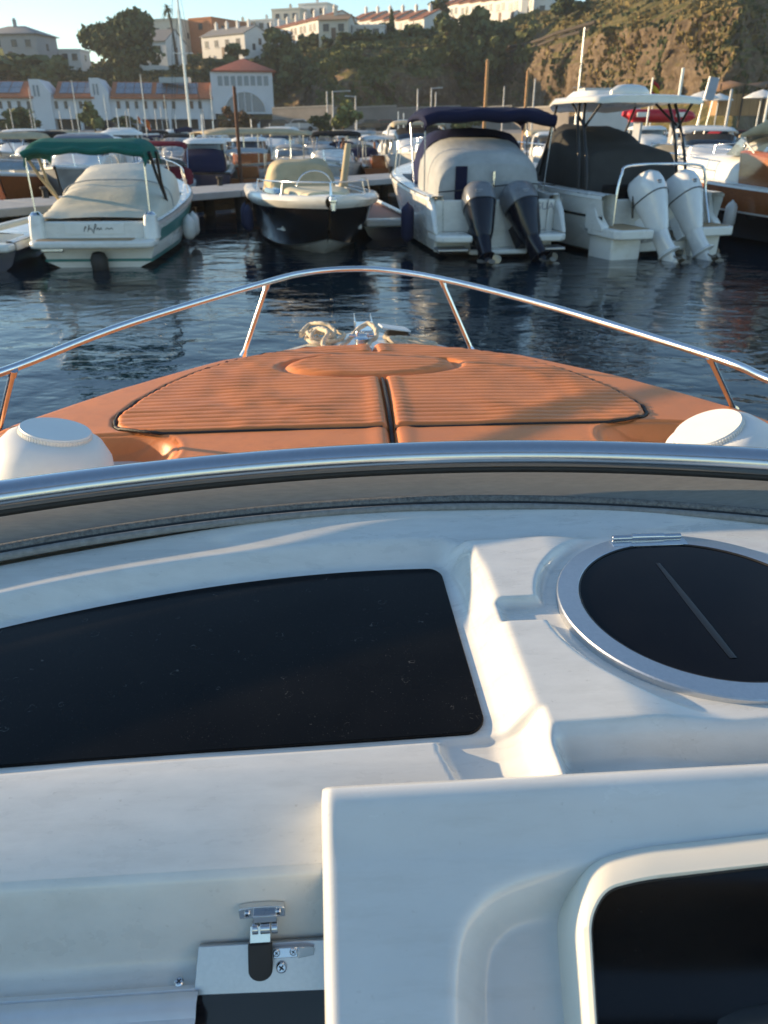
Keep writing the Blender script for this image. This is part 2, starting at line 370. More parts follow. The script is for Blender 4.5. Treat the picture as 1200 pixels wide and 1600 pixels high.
def screw(c, nrm, r, parent):
    x = Vector(nrm).orthogonal(); M = frame(c, x, Vector(nrm).cross(x))
    m = MB(M); m.lathe([(r, 0), (r, r * 0.25), (r * 0.72, r * 0.5), (r * 0.72, r * 0.42)], 16)
    o = m.build('screw', steel, parent, sharp=30)
    k = MB(M); a = r * 1.05; b = r * 0.22
    k.box((0, 0, r * 0.47), (a, b, r * 0.12)); k.box((0, 0, r * 0.465), (b, a, r * 0.12)); k.build('screw_slot', rubber, o)
    return o
p = bz(280, 1535, 1.3975); screw((p.x, p.y, p.z + .001), (0, -0.2, 1), 0.0062, boat)

# sliding door with its metal head plate
PA = bp_(310, 1478, (0, 0.655, 1.43), (0, -0.72, 0.69)); PN = Vector((0, -0.80, 0.60))
def dp(px, py, lift=0.0): q = bp_(px, py, PA, PN); return q + PN * lift
q0, q1, q2, q3 = dp(310, 1479), dp(520, 1467), dp(520, 1547), dp(302, 1556)
def slab(pts, th, name, m, parent, bevel=0.001):
    a = MB(); n = len(pts); a.loft([[p - PN * th for p in pts], [p for p in pts]], True); return a.build(name, m, parent, bevel=bevel)
door = slab([dp(303, 1553, -.0015), dp(530, 1543, -.0015), dp(530, 1760, -.0015), dp(290, 1760, -.0015)], 0.012, 'sliding_door', acryl, boat)
slab([q0, q1, q2, q3], 0.010, 'head_plate', alu, door, 0.0012)
# latch: keeper on the face above, hinge barrels, tongue and rubber grip
kp = bp_(410, 1418, (0, 0.675, 1.49), (0, -1, 0.03))
FM = frame(kp, (1, 0, 0), (0, 0.03, 1))      # z looks back at the helm... x right, y up
pxm = 0.00083
latch = MB(FM)
ol = [(-0.0295, -0.0095), (0.0295, -0.0095), (0.0295, 0.0060)] + [(0.0295 * cos(a), 0.006 + 0.0045 * sin(a)) for a in np.linspace(0.15, pi - 0.15, 9)] + [(-0.0295, 0.0060)]
latch.prism(ol, -0.001, 0.0075); latch.box((0.004, -0.004, 0.010), (0.030, 0.012, 0.009))
lo = latch.build('latch', steel, boat, bevel=0.0015)
for sx in (-0.019, 0.021): screw(FM @ Vector((sx, -0.0005, 0.0078)), FM.to_3x3() @ Vector((0, 0, 1)), 0.0048, lo)
h = MB(FM)
for x, wdt in ((-0.0095, 0.008), (0.0035, 0.013), (0.0155, 0.008)):
    h.tube([(x - wdt / 2, -0.022, 0.011), (x + wdt / 2, -0.022, 0.011)], 0.0085, 12)
h.build('hinge', steel, lo, bevel=0.0006)
g0 = dp(409, 1440, 0.012); g1 = dp(408, 1472, 0.010); g2 = dp(405, 1527, 0.006)
tb = MB(); tb.loft([[g0 + Vector((x, 0, 0)) + PN * z for x, z in ((-.0135, 0), (.0135, 0), (.0135, .004), (-.0135, .004))], [g1 + Vector((x, 0, 0)) + PN * z for x, z in ((-.0135, 0), (.0135, 0), (.0135, .004), (-.0135, .004))]])
tb.build('strap', steel, lo, bevel=0.0008)
ax = (g2 - g1); L = ax.length; GM = frame(g1, (1, 0, 0), ax)
gp = [(-0.0155, -0.002), (-0.0145, -0.004), (0.0145, -0.004), (0.0155, -0.002), (0.0155, L - 0.013)] + [(0.0155 * cos(a), L - 0.013 + 0.013 * sin(a)) for a in np.linspace(0.2, pi - 0.2, 9)] + [(-0.0155, L - 0.013)]
gm = MB(GM); gm.prism(gp, 0.002, -0.0075) if (GM.to_3x3() @ Vector((0, 0, 1))).dot(PN) < 0 else gm.prism(gp, -0.002, 0.0075)
gm.build('rubber_grip', rubber, lo, bevel=0.002)
bk = MB(); c0 = [dp(428, 1478), dp(466, 1476), dp(466, 1492), dp(428, 1495)]
bk.loft([[p for p in c0], [p + PN * 0.008 for p in c0]]); c1 = [dp(466.5, 1475), dp(491, 1477), dp(491, 1490), dp(466.5, 1493)]
bk.loft([[c1[0], c1[1], c1[2], c1[3]], [c1[0] + PN * 0.011, c1[1] + PN * 0.005, c1[2] + PN * 0.005, c1[3] + PN * 0.011]])
bo = bk.build('striker', steel, door, bevel=0.001)
for px, py in ((433, 1485), (459, 1483)): screw(dp(px, py, 0.0082), PN, 0.0048, bo)
screw(dp(440, 1511, 0.0005), PN, 0.0072, door)

# --- instrument pod on the right
pO = bz(520, 1252, 1.640); A = Vector((1, 0, 0)); Bv = Vector((0, -0.866, -0.50)).normalized(); Nn = A.cross(Bv); Nn = Nn if Nn.z > 0 else -Nn
def pd(px, py):
    q = bp_(px + 12, py + 14, pO, Nn) - pO; return (q.dot(A), q.dot(Bv))
dep_out = round_poly([pd(683, 1800), pd(683, 1500), pd(697, 1425), pd(745, 1368), pd(810, 1342), pd(1000, 1300), pd(1500, 1240), pd(1500, 1800)], 0.03, 5)
av = [(-0.020, -0.34), (-0.016, -0.06), (-0.0135, -0.012), (-0.009, -0.004), (-0.004, -0.0008)] + [(x, 0.0) for x in np.arange(0.0, 0.80, 0.005)] + [(0.806, -0.003), (0.812, -0.012), (0.815, -0.06), (0.818, -0.34)]
bv_ = [(-0.022, -0.12), (-0.020, -0.014), (-0.014, -0.005), (-0.006, -0.0012)] + [(x, 0.0) for x in np.arange(0.0, 0.36, 0.005)] + [(0.366, -0.003), (0.372, -0.012), (0.375, -0.06), (0.378, -0.25)]
Ag, Bg = np.meshgrid([a for a, _ in av], [b for b, _ in bv_]); nA, nB = np.meshgrid([n for _, n in av], [n for _, n in bv_])
dd = sdf_poly(Ag, Bg, dep_out)
disp = nA + nB - 0.046 * sst(-dd - 0.002, 0.058) - 0.05 * np.clip((Bg - 0.02) / 0.3, 0, 1) ** 2 * 0.15
disp = disp + 0.006 * (1 - sst(Bg, 0.07))
P3 = [pO[i] + Ag * A[i] + Bg * Bv[i] + disp * Nn[i] for i in range(3)]
np_grid('instrument_pod', *P3, mat('pod_gelcoat', (0.73, 0.72, 0.68), 0.24, var=0.04, vscale=8, coat=0.4, bump=0.03, bscale=200, bdist=0.002, rvar=0.1, stretch=(1, 1.7, 2), specks=0.3), boat)
def podpt(ab, n): return pO + A * ab[0] + Bv * ab[1] + Nn * n
bez_o = round_poly([pd(915, 1800), pd(882, 1412), pd(910, 1333), pd(985, 1312), pd(1400, 1266), pd(1400, 1800)], 0.045, 8)
bez_i = round_poly([pd(926, 1800), pd(904, 1425), pd(928, 1380), pd(985, 1366), pd(1400, 1316), pd(1400, 1800)], 0.040, 8)
cx_ = np.array(bez_o); 
bz_m = MB()
def ring_at(poly, n, k=0.0):
    c = Vector((sum(p[0] for p in poly) / len(poly), sum(p[1] for p in poly) / len(poly)))
    return [podpt(tuple(Vector(p) + (Vector(p) - c).normalized() * k), n) for p in poly]
bz_m.loft([ring_at(bez_o, -0.055, 0.010), ring_at(bez_o, -0.012, 0.004), ring_at(bez_o, 0.000, 0.001), ring_at(bez_o, 0.006, -0.003), ring_at(bez_i, 0.021, 0.009), ring_at(bez_i, 0.0235, 0.004), ring_at(bez_i, 0.0215, 0.0008), ring_at(bez_i, 0.004, 0)], True, False, False)
bz = bz_m.build('screen_bezel', mat('cream_bezel', (0.80, 0.76, 0.64), 0.32, var=0.03, coat=0.2), boat, sharp=50)
bz_old = bz
def bz(px, py, z): return w2b(at_z(px, py, z))
gs = MB(); gs.loft([ring_at(bez_i, -0.01), ring_at(bez_i, 0.0152, -0.0005)]); gs.build('screen', glass_scr, boat, bevel=0.0015)
gr = MB(); gr.tube([podpt(p, 0.0165) for p in bez_i], 0.0022, 8, closed=True); gr.build('screen_seal', rubber, boat)
# steering wheel and seat behind the camera side of the pod: they show as reflections in the screen
sw = MB(frame((0.46, 0.42, 1.36), (1, 0, 0), (0, 0.35, 0.9)))
sw.tube([(0.17 * cos(a), 0.17 * sin(a), 0) for a in np.linspace(0, 2 * pi, 40, endpoint=False)], 0.016, 10, closed=True)
for a in (pi / 2 + .0, pi * 1.2, -pi * .2): sw.tube([(0, 0, -0.02), (0.165 * cos(a), 0.165 * sin(a), 0)], 0.014, 8)
sw.lathe([(0.05, -0.03), (0.05, -0.005), (0.03, 0.004)], 20)
sw.build('steering_wheel', rubber, boat)

# --- round deck hatch
hb = MB(); zc = 1.622
hb.lathe([(HR, zc - 0.004), (HR, zc + 0.010), (HR - 0.002, zc + 0.0125), (HR - 0.038, zc + 0.0145), (HR - 0.041, zc + 0.0125), (HR - 0.043, zc + 0.005)], 96, Matrix.Translation((HC[0], HC[1], 0)), caps=False)
hatch = hb.build('deck_hatch', alu, boat, sharp=30)
hg = MB(); hg.lathe([(HR - 0.0415, zc), (HR - 0.0415, zc + 0.011), (0.001, zc + 0.0115)], 72, Matrix.Translation((HC[0], HC[1], 0))); hg.build('hatch_glass', glass_hatch, hatch)
hr = MB(); hr.tube([(HC[0] + (HR - 0.0405) * cos(a), HC[1] + (HR - 0.0405) * sin(a), zc + 0.0115) for a in np.linspace(0, 2 * pi, 72, endpoint=False)], 0.0025, 6, closed=True); hr.build('hatch_seal', rubber, hatch)
# thin dark strip on the pane, standing in for a faint reflected streak
e0 = bz(1028, 880, zc + 0.012); e1 = bz(1146, 1028, zc + 0.012)
sb = MB(); sb.tube([e0.lerp(e1, f) for f in (0, .2, .4, .6, .8, 1)], [0.004, .0055, .0065, .007, .007, .006], 8, flat=0.07)
sb.build('reflection_streak', mat('streak_strip', (0.010, 0.010, 0.010), 0.3), hatch)
hn = MB(); ha = bz(957, 845, zc + 0.014); hbp = bz(1064, 841, zc + 0.014); dirh = (hbp - ha)
hn.tube([ha + Vector((0, 0.004, 0.004)), hbp + Vector((0, 0.004, 0.004))], 0.0055, 12)
hn.box((0, 0, 0), (dirh.length + 0.012, 0.026, 0.007), frame((ha + hbp) / 2 + Vector((0, -0.012, -0.003)), dirh, (0, 1, 0)))
hn.build('hatch_hinge', steel_dusty, hatch, bevel=0.001)
hp = MB(); hp.tube([ha.lerp(hbp, .28) + Vector((0, 0.004, 0.006)), ha.lerp(hbp, .75) + Vector((0, 0.004, 0.005))], 0.0062, 12); hp.build('hinge_pin', steel, hatch)

# --- low windscreen foot: grey sill with rubber seals, steel tube along its top
sl = np.linspace(-1.5, 1.85, 90)
def tube_t(s): return 1.642 - 0.177 * (s - 0.25) ** 2
def tube_z(s): return 1.722
TB = MB(); TB.tube([(s, tube_t(s), tube_z(s)) for s in sl], 0.0315, 24); TB.build('windscreen_rail', steel_dusty, boat, sharp=60)
lip = MB(); lip.tube([(s, tube_t(s) - 0.006, tube_z(s) - 0.034) for s in sl], 0.010, 10); lip.build('windscreen_channel', rubber, boat)
sillm = mat('grey_sill', (0.25, 0.235, 0.20), 0.55, var=0.12, vscale=70, bump=0.25, bscale=420, bdist=0.002, col2=(0.22, 0.205, 0.175), c2lo=0.5, c2hi=0.7, c2scale=9, stretch=(.4, 2, 1))
wg = MB(); rows = []
for k in range(9):
    f = k / 8; rows.append([(s, (gasket_t(s) + 0.020) * (1 - f) + (tube_t(s) + 0.045) * f, 1.634 * (1 - f) + 1.662 * f + 0.003 * sin(pi * f)) for s in sl])
wg.loft(rows, ring=False, cap0=False, cap1=False); wg.build('windscreen_sill', sillm, boat, sharp=60)
sg = MB(); sg.tube([(s, gasket_t(s) + 0.003, 1.633) for s in sl], 0.0085, 10); sg.build('windscreen_seal', mat('mid_grey_rubber', (0.24, 0.235, 0.22), 0.6, var=0.2, vscale=80), boat)
sg = MB(); sg.tube([(s, gasket_t(s) + 0.029, 1.6365) for s in sl], 0.0125, 12); sg.build('textured_seal', greyrub, boat)
sg = MB(); sg.tube([(s, gasket_t(s) + 0.0135, 1.6375) for s in sl], 0.0042, 8); sg.build('seal_gap', rubber, boat)
# --- hull, foredeck
def padW(t): return np.interp(t, [1.4, 1.9, 2.2, 2.64, 3.03, 3.4, 3.58, 3.66, 3.685], [1.60, 1.60, 1.53, 1.36, 1.075, 0.72, 0.40, 0.20, 0.03])
DT = [-2.2, 0.0, 1.0, 1.5, 2.0, 2.4, 2.8, 3.1, 3.4, 3.6, 3.75, 3.9, 4.05, 4.15, 4.2]
DW = [1.30, 1.55, 1.60, 1.60, 1.56, 1.44, 1.25, 1.06, 0.86, 0.70, 0.56, 0.42, 0.25, 0.11, 0.02]
DZ = [1.25, 1.33, 1.37, 1.385, 1.395, 1.40, 1.405, 1.41, 1.412, 1.414, 1.415, 1.416, 1.416, 1.416, 1.416]
hl = MB(); secs = []
for t, w_, z in zip(DT, DW, DZ):
    k = max(0, (t - 2.0) / 2.2); a = []
    for sgn in (-1, 1):
        pts = [(w_, z - 0.03), (w_ + 0.012, z - 0.07), (w_ * 0.97, z - 0.12), (w_ * (0.92 - 0.25 * k), 0.75 + 0.1 * k), (w_ * (0.80 - 0.45 * k), 0.2), (0.02, -0.35 + 0.3 * k * k)]
        pts = [(S0 + sgn * x, t - (0.9 * k * k * (1 - max(0, y) / 1.4)), y) for x, y in pts]
        a += pts if sgn < 0 else pts[::-1]
    secs.append(a)
hl.loft(secs, ring=False, cap0=True, cap1=False); hl.build('hull', plastic_w, boat, sharp=40)
fd = MB(); secs = []
for t, w_, z in zip(DT[2:], DW[2:], DZ[2:]):
    secs.append([(S0 + w_ * x, t, z - 0.03 * abs(x) ** 6 - 0.0 * x) for x in np.linspace(-1, 1, 25)])
fd.loft(secs, ring=False, cap0=False, cap1=False); fd.build('foredeck', gel, boat)
# coaming from foredeck up to the windscreen foot
cm = MB(); cm.loft([[(s, tube_t(s) + 0.02, 1.652) for s in sl], [(s, tube_t(s) + 0.05, 1.665) for s in sl], [(s, tube_t(s) + 0.09, 1.645) for s in sl], [(s, tube_t(s) + 0.16, 1.53) for s in sl], [(s, tube_t(s) + 0.20, 1.38) for s in sl]], ring=False, cap0=False, cap1=False)
cm.build('coaming', gel, boat)
# cockpit sides and sole so the boat is whole from other viewpoints
ck = MB()
for sg_ in (-1, 1): ck.box((S0 + sg_ * 1.425, -0.35, 1.13), (0.16, 3.3, 1.0))
ck.box((S0, -0.5, 0.62), (2.8, 3.4, 0.06)); ck.build('cockpit', plastic_w, boat, bevel=0.02)
st_ = MB(); st_.box((S0 + 0.5, -0.55, 0.95), (0.6, 0.5, 0.55)); st_.box((S0 + 0.5, -0.85, 1.35), (0.6, 0.14, 0.6)); st_.build('helm_seat', mat('grey_vinyl', (0.30, 0.28, 0.24), 0.5), boat, bevel=0.05)

fb = MB(); fb.tube([(s, 0.02 - 0.05 * s * s, 2.78 + 0.02 * sin(6 * s)) for s in np.linspace(-1.2, 1.55, 24)], 0.11, 12); fb.build('reflection_canvas_roll', mat('grey_mesh_canvas', (0.20, 0.185, 0.16), 0.9, var=0.3, vscale=40, bump=0.4, bscale=120), boat, sharp=60)  # unseen canvas roll, added overhead to darken the screen's reflection
for k in (0, 1): fb = MB(); fb.tube(spline([(-1.35, -0.9, 1.4), (-1.25, -0.35 - .1 * k, 2.4), (-0.9, -0.1 - .16 * k, 2.66 - .05 * k), (0.2, -0.02 - .18 * k, 2.70 - .05 * k), (1.3, -0.1 - .16 * k, 2.66 - .05 * k), (1.62, -0.35 - .1 * k, 2.4), (1.72, -0.9, 1.4)], 8), 0.022, 8); fb.build('reflection_hoop', rubber, boat, sharp=60)  # unseen black hoops, added to show as arcs in the screen's reflection
# --- bow rail and its stanchions
RT = [(-1.16, 1.2, 1.69), (-1.10, 1.8, 1.70), (-1.00, 2.35, 1.715), (-0.74, 2.94, 1.755), (-0.34, 3.55, 1.79), (-0.12, 3.72, 1.80), (0.06, 3.785, 1.80)]
bl = []
for px, py, z in ((-330, 655, 1.70), (-150, 618, 1.705), (0, 582, 1.715), (200, 506, 1.750), (420, 440, 1.79), (480, 426, 1.797), (540, 420.5, 1.80), (600, 422, 1.80), (690, 436, 1.79), (850, 476, 1.755), (1110, 556, 1.72), (1200, 592, 1.715), (1330, 640, 1.71), (1500, 690, 1.70)):
    bl.append(bz(px, py, z))
for e_, sg_ in ((0, -1), (-1, 1)):
    q = bl[e_]; ext = [q + Vector((sg_ * .06, -.10, -.05)), q + Vector((sg_ * .09, -.17, -.16)), Vector((q.x + sg_ * .09, q.y - .20, 1.36))]
    bl = (ext[::-1] + bl) if e_ == 0 else (bl + ext)
rail = MB(); rail.tube(spline(bl, 8), 0.0135, 14); rail_o = rail.build('bow_rail', steel, boat, sharp=60)
for (ax_, ay_, az_), (bx_, by_, bz__) in (((419, 440, 1.79), (380, 556, 1.452)), ((689, 436, 1.79), (738, 550, 1.452)), ((21, 577, 1.717), (-3, 676, 1.43)), ((1108, 556, 1.72), (1147, 640, 1.44))):
    a = bz(ax_, ay_, az_); b = bz(bx_, by_, bz__)
    m = MB(); dn = (b - a).normalized(); m.tube([a, b], 0.0105, 12); m.tube([a - dn * 0.0, a + dn * 0.035], 0.0140, 12); m.tube([b - dn * 0.03, b], [0.011, 0.018], 12); m.build('stanchion', steel, boat, sharp=50)

# --- bow fittings: cleat, anchor locker lid, bow roller
c = bz(566, 546, 1.43)
cl = MB(Matrix.Translation((c.x, c.y + 0.07, 1.414)))
cl.lathe([(0.055, 0), (0.055, 0.008), (0.045, 0.014)], 20); cl.lathe([(0.034, 0.012), (0.030, 0.03), (0.034, 0.05), (0.038, 0.055), (0.02, 0.062)], 20)
cl.tube([(-0.02, 0.03, 0.01), (-0.02, 0.03, 0.075), (-0.016, 0.03, 0.08)], 0.009, 10); cl.tube([(0.03, 0.03, 0.01), (0.03, 0.03, 0.07)], 0.009, 10); cl.tube([(-0.06, 0.03, 0.06), (0.07, 0.03, 0.06)], 0.008, 10)
cl.build('mooring_cleat', steel, boat)
lk = MB(); a = bz(622, 528, 1.43)
lk.box((a.x + 0.0, a.y + 0.03, 1.432), (0.13, 0.16, 0.035)); lko = lk.build('anchor_locker', rubber, boat, bevel=0.015)
lk = MB(frame((a.x - 0.015, a.y + 0.06, 1.468), (1, 0.1, -0.16), (0, 1, -0.10))); lk.box((0, 0, 0), (0.15, 0.15, 0.010)); lk.build('locker_lid', plastic_w, lko, bevel=0.006)
rl = MB(); rl.box((S0 - 0.01, 4.20, 1.425), (0.09, 0.22, 0.02)); rl.box((S0 - 0.055, 4.24, 1.45), (0.008, 0.2, 0.05)); rl.box((S0 + 0.035, 4.24, 1.45), (0.008, 0.2, 0.05)); rl.build('bow_roller', steel, boat, bevel=0.003)

# --- deck light cowls
def cowl(base, tilt, yaw, capr):
    M = Matrix.Translation(base) @ Matrix.Rotation(tilt, 4, 'Y') @ Matrix.Rotation(yaw, 4, 'X')
    m = MB(M); m.lathe([(0.185, -0.06), (0.186, 0.02), (0.180, 0.07), (0.165, 0.125), (0.136, 0.165), (0.110, 0.180), (0.102, 0.181)], 48)
    o = m.build('cowl', plastic_w, boat, sharp=60)
    c = MB(M); pr = []
    c.lathe([(capr, 0.176), (capr, 0.194), (capr * .975, 0.199), (0.001, 0.201)], 48)
    for k in range(72):
        a = 2 * pi * k / 72; c.box((0, 0, 0), (0.004, 0.004, 0.016), M=Matrix.Translation((capr * 1.005 * cos(a), capr * 1.005 * sin(a), 0.186)) @ Matrix.Rotation(a, 4, 'Z'))
    c.build('cowl_cap', plastic_w, o, sharp=30)
p = bz(84, 742, 1.46); cowl((p.x - 0.015, p.y, 1.41), radians(13), radians(-3), 0.100)
p = bz(1124, 735, 1.46); cowl((p.x + 0.025, p.y, 1.425), radians(-27), radians(-1), 0.100)

# ------------------------------------------------------------------ sun pad (two cushions buttoned onto the foredeck)
padE = empty('sun_pad', 'tan leather sun pad with ribbed inserts and black piping, covering the foredeck', 'sun pad', (0, 0, 0), PSI)
rows = np.concatenate([np.arange(1.86, 2.45, 0.010), np.arange(2.45, 3.690, 0.005)]); cols = np.linspace(-1, 1, 420)
Vg, Tg = np.meshgrid(cols, rows)
Wg = padW(Tg); Sg = S0 + Vg * (Wg + 0.015)
x = Sg - S0
edge = np.minimum(Wg - np.abs(x), (3.685 - Tg) * 0.8)
zz = 1.487 - 0.020 * (x / 1.3) ** 2 - 0.012 * np.clip((Tg - 3.0) / .7, 0, 1) ** 2
zz = zz - 0.075 * (1 - np.sqrt(np.clip(1 - (1 - np.clip((edge + 0.015) / 0.085, 0, 1)) ** 2, 0, 1)))
def insW(t): return np.interp(t, [2.470, 2.482, 2.50, 2.53, 2.58, 2.66, 2.85, 3.05, 3.2, 3.4, 3.52, 3.585, 3.61], [0.0, 0.78, 0.85, 0.905, 0.945, 0.962, 0.925, 0.85, 0.765, 0.60, 0.42, 0.24, 0.0])
gW = insW(Tg); ins = np.minimum(gW - np.abs(x), np.minimum((Tg - 2.478) * 1.3, (3.60 - Tg) * 1.3))
# oval head cushion and the seam between the two halves
ov = sqrt(1) * (np.sqrt(((Sg - 0.165) / 0.375) ** 2 + ((Tg - 3.235) / 0.175) ** 2) - 1) * 0.22
seam_x = S0 + 0.016 * np.sin((Tg - 2.2) * 2.0) - 0.0
isleft = (Sg < seam_x) | ((ov < 0) & (Tg < 3.43))
dseam = np.abs(Sg - seam_x)
dcut = np.where((Tg < 3.06) | (Tg > 3.45), dseam, 9.0)
dov = np.where((Tg < 3.36) | (Sg < 0.0), np.abs(ov), 9.0); dov = np.where((Sg > S0) & (Tg > 3.33), 9, dov)
nz = np.array([[mnoise.noise((a * 2.2, b * 3.5, 0.3)) for a in np.linspace(-1.6, 2.0, 90)] for b in np.linspace(1.8, 3.8, 90)])
def smp(arr, u, v):
    i = np.clip((v - 1.8) / 2.0 * 89, 0, 88.99); j = np.clip((u + 1.6) / 3.6 * 89, 0, 88.99); i0 = i.astype(int); j0 = j.astype(int); fi = i - i0; fj = j - j0
    return arr[i0, j0] * (1 - fi) * (1 - fj) + arr[i0 + 1, j0] * fi * (1 - fj) + arr[i0, j0 + 1] * (1 - fi) * fj + arr[i0 + 1, j0 + 1] * fi * fj
nzz = smp(nz, Sg, Tg); nz2 = smp(nz, 0.2 + 1.7 * np.sin(Sg * 2.9 + 0.7), 2.8 + 0.95 * np.sin(Tg * 3.7 + Sg * .4))
ph = (Tg - 2.478 + 0.0035 * nzz + 0.0018 * nz2) / 0.0405
rib = np.abs(np.sin(pi * ph)) ** 0.45
wob = 0.62 + 0.55 * np.clip(nz2 + 0.4, 0, 1)
inm = sst(ins, 0.02)
near = sst(dcut - 0.010, 0.035) * sst(dov - 0.008, 0.03)
zz = zz + inm * (0.0072 * rib * wob * near + 0.0072 * 0.75 * (1 - near) + 0.004) + 0.004 * nzz + inm * 0.0016 * nz2
zz = zz - 0.014 * np.exp(-(ins / 0.010) ** 2) * (ins > -0.05)
zz = zz - 0.034 * np.exp(-(dcut / 0.013) ** 2) + 0.004 * np.exp(-((dcut - 0.045) / 0.03) ** 2)
zz = zz - 0.020 * np.exp(-(dov / 0.013) ** 2)
zz = zz + 0.010 * sst(-ov, 0.05) * (Tg < 3.6)
# cut-outs round the cowls
def cut(sdc):
    return sdc
cl_p = [(-1.9, 1.7), (-0.60, 1.7), (-0.515, 2.33), (-0.545, 2.42), (-0.64, 2.468), (-0.78, 2.475), (-1.0, 2.44), (-1.12, 2.30), (-1.9, 2.1)]
cr_p = [(S0 * 2 - a, b) for a, b in cl_p]
dc = np.minimum(sdf_poly(Sg, Tg, round_poly(cl_p, 0.10)), sdf_poly(Sg, Tg, round_poly(cr_p, 0.10)))
zz = np.where(dc < 0.05, zz - 0.075 * sst(0.012 - dc, 0.05) - 0.010 * sst(0.05 - dc, 0.05) , zz)
zz = zz + 0.003 * np.exp(-((dc - 0.035) / 0.01) ** 2) - 0.004 * np.exp(-((dc - 0.024) / 0.003) ** 2)
fm = isleft[:-1, :-1]; hole = (dc < -0.075)[:-1, :-1]
np_grid('cushion', Sg, Tg, zz, leather, padE, fm & ~hole, 80).data.name = 'cushion'
np_grid('cushion', Sg, Tg, zz, leather, padE, ~fm & ~hole, 80)
def padz(s, t):
    i = np.argmin(np.abs(rows - t)); j = np.argmin(np.abs(Sg[i] - s)); return zz[i, j]
for sg_ in (-1, 1):
    pts = []
    tt = np.concatenate([np.linspace(3.58, 2.52, 60)])
    for t in tt: pts.append((S0 + sg_ * (insW(t) + 0.001), t))
    pts += [(S0 + sg_ * (insW(2.497) - 0.0), 2.492), (S0 + sg_ * 0.80, 2.478)] + [(S0 + sg_ * k, 2.474) for k in np.linspace(0.76, 0.022, 14)]
    m = MB(); m.tube([(s, t, max(padz(s, t), padz(s, t + .01), padz(s + .01, t)) + 0.000) for s, t in pts], 0.0062, 8); m.build('piping', cord, padE, sharp=60)
gp_ = MB(); gp_.tube([(S0 + 0.016 * sin((t - 2.2) * 2.0), t, padz(S0, t) - 0.002) for t in np.linspace(1.9, 3.05, 30)], 0.007, 6); gp_.build('seam_gap', cord, padE)

# ------------------------------------------------------------------ mooring rope coiled on the bow
rp = MB(); zz0 = 1.435
def P(px, py, z): q = bz(px, py, z); return (q.x, q.y, z)
coil = [P(478, 528, 1.44), P(490, 512, 1.47), P(505, 508, 1.50), P(520, 520, 1.47), P(500, 530, 1.44), P(486, 524, 1.46), P(496, 510, 1.49), P(512, 512, 1.51), P(505, 532, 1.46), P(508, 543, 1.44), P(525, 545, 1.435), P(545, 528, 1.46), P(560, 508, 1.50), P(575, 497, 1.53), P(586, 505, 1.52), P(588, 520, 1.49), P(580, 530, 1.46), P(572, 540, 1.45), P(562, 538, 1.455)]
coil = [(a, b, 1.428 + (c - 1.428) * .72) for a, b, c in coil]
rp.tube(spline(coil, 12), 0.0115, 12, rope=0.12, pitch=0.055)
coil2 = [P(470, 520, 1.44), P(483, 505, 1.46), P(500, 500, 1.49), P(515, 505, 1.48), P(523, 518, 1.45), P(510, 530, 1.44), P(490, 527, 1.45), P(480, 515, 1.47)]
coil2 = [(a, b, 1.428 + (c - 1.428) * .72) for a, b, c in coil2]
rp.tube(spline(coil2, 10), 0.0105, 12, rope=0.12, pitch=0.05)
coil3 = [(a + .05 * k_, b - .03 + .01 * k_, 1.43 + .006 * k_) for k_ in range(2) for a, b in [(coil2[i][0], coil2[i][1]) for i in range(8)]]
rp.tube(spline(coil3, 10), 0.0105, 12, rope=0.12, pitch=0.05)
tag(rp.build('mooring_rope', ropem, None, sharp=60), 'cream mooring rope looped around the bow cleat of the near boat', 'rope').rotation_euler = (0, 0, PSI)
rp = MB(); tail = [P(600, 526, 1.44), P(620, 532, 1.435), P(650, 536, 1.432), P(680, 538, 1.432), P(660, 533, 1.435), P(630, 528, 1.44), P(608, 530, 1.45), P(640, 540, 1.44), P(676, 544, 1.43)]
rp.tube(spline(tail, 12), 0.0115, 12, rope=0.12, pitch=0.05)
tag(rp.build('mooring_rope', ropem, None, sharp=60), 'cream rope lying flat beside the open anchor locker', 'rope').rotation_euler = (0, 0, PSI)
# ------------------------------------------------------------------ boats of the marina
hullw = mat('white_hull', (0.76, 0.75, 0.70), 0.28, var=0.06, vscale=1.2, coat=0.3, col2=(0.62, 0.59, 0.50), c2lo=0.56, c2hi=0.8, c2scale=1.5, stretch=(1, 1, 2.5))
hullb = mat('black_hull', (0.012, 0.011, 0.011), 0.16, var=0.2, coat=0.5)
hulln = mat('navy_hull', (0.014, 0.022, 0.055), 0.2, var=0.15, coat=0.4)
hullg = mat('weathered_grey_hull', (0.32, 0.33, 0.33), 0.5, var=0.2, vscale=2)
boot = mat('antifouling_paint', (0.30, 0.29, 0.26), 0.6, var=0.35, vscale=3)
bootdark = mat('dark_antifouling', (0.025, 0.03, 0.04), 0.5, var=0.3)
teal = mat('teal_paint', (0.02, 0.20, 0.19), 0.35, var=0.12)
teak = mat('teak_decking', (0.40, 0.27, 0.15), 0.65, var=0.22, vscale=18, stretch=(1, 8, 1))
mahog = mat('varnished_mahogany', (0.30, 0.095, 0.03), 0.22, var=0.25, vscale=9, stretch=(1, 1, 9), coat=0.5)
def canvas(name, c, v=0.14): return mat(name, c, 0.85, var=v, vscale=3, bump=0.3, bscale=7, bdist=0.02, spec=0.15)
c_cream = canvas('cream_canvas', (0.68, 0.64, 0.53), 0.05); c_green = canvas('green_canvas', (0.014, 0.125, 0.098)); c_tan = canvas('tan_canvas', (0.50, 0.41, 0.26))
c_navy = canvas('navy_canvas', (0.010, 0.013, 0.040)); c_blue = canvas('dark_blue_canvas', (0.016, 0.020, 0.062)); c_grey = canvas('pale_grey_canvas', (0.37, 0.38, 0.375)); c_char = canvas('charcoal_canvas', (0.055, 0.055, 0.052))
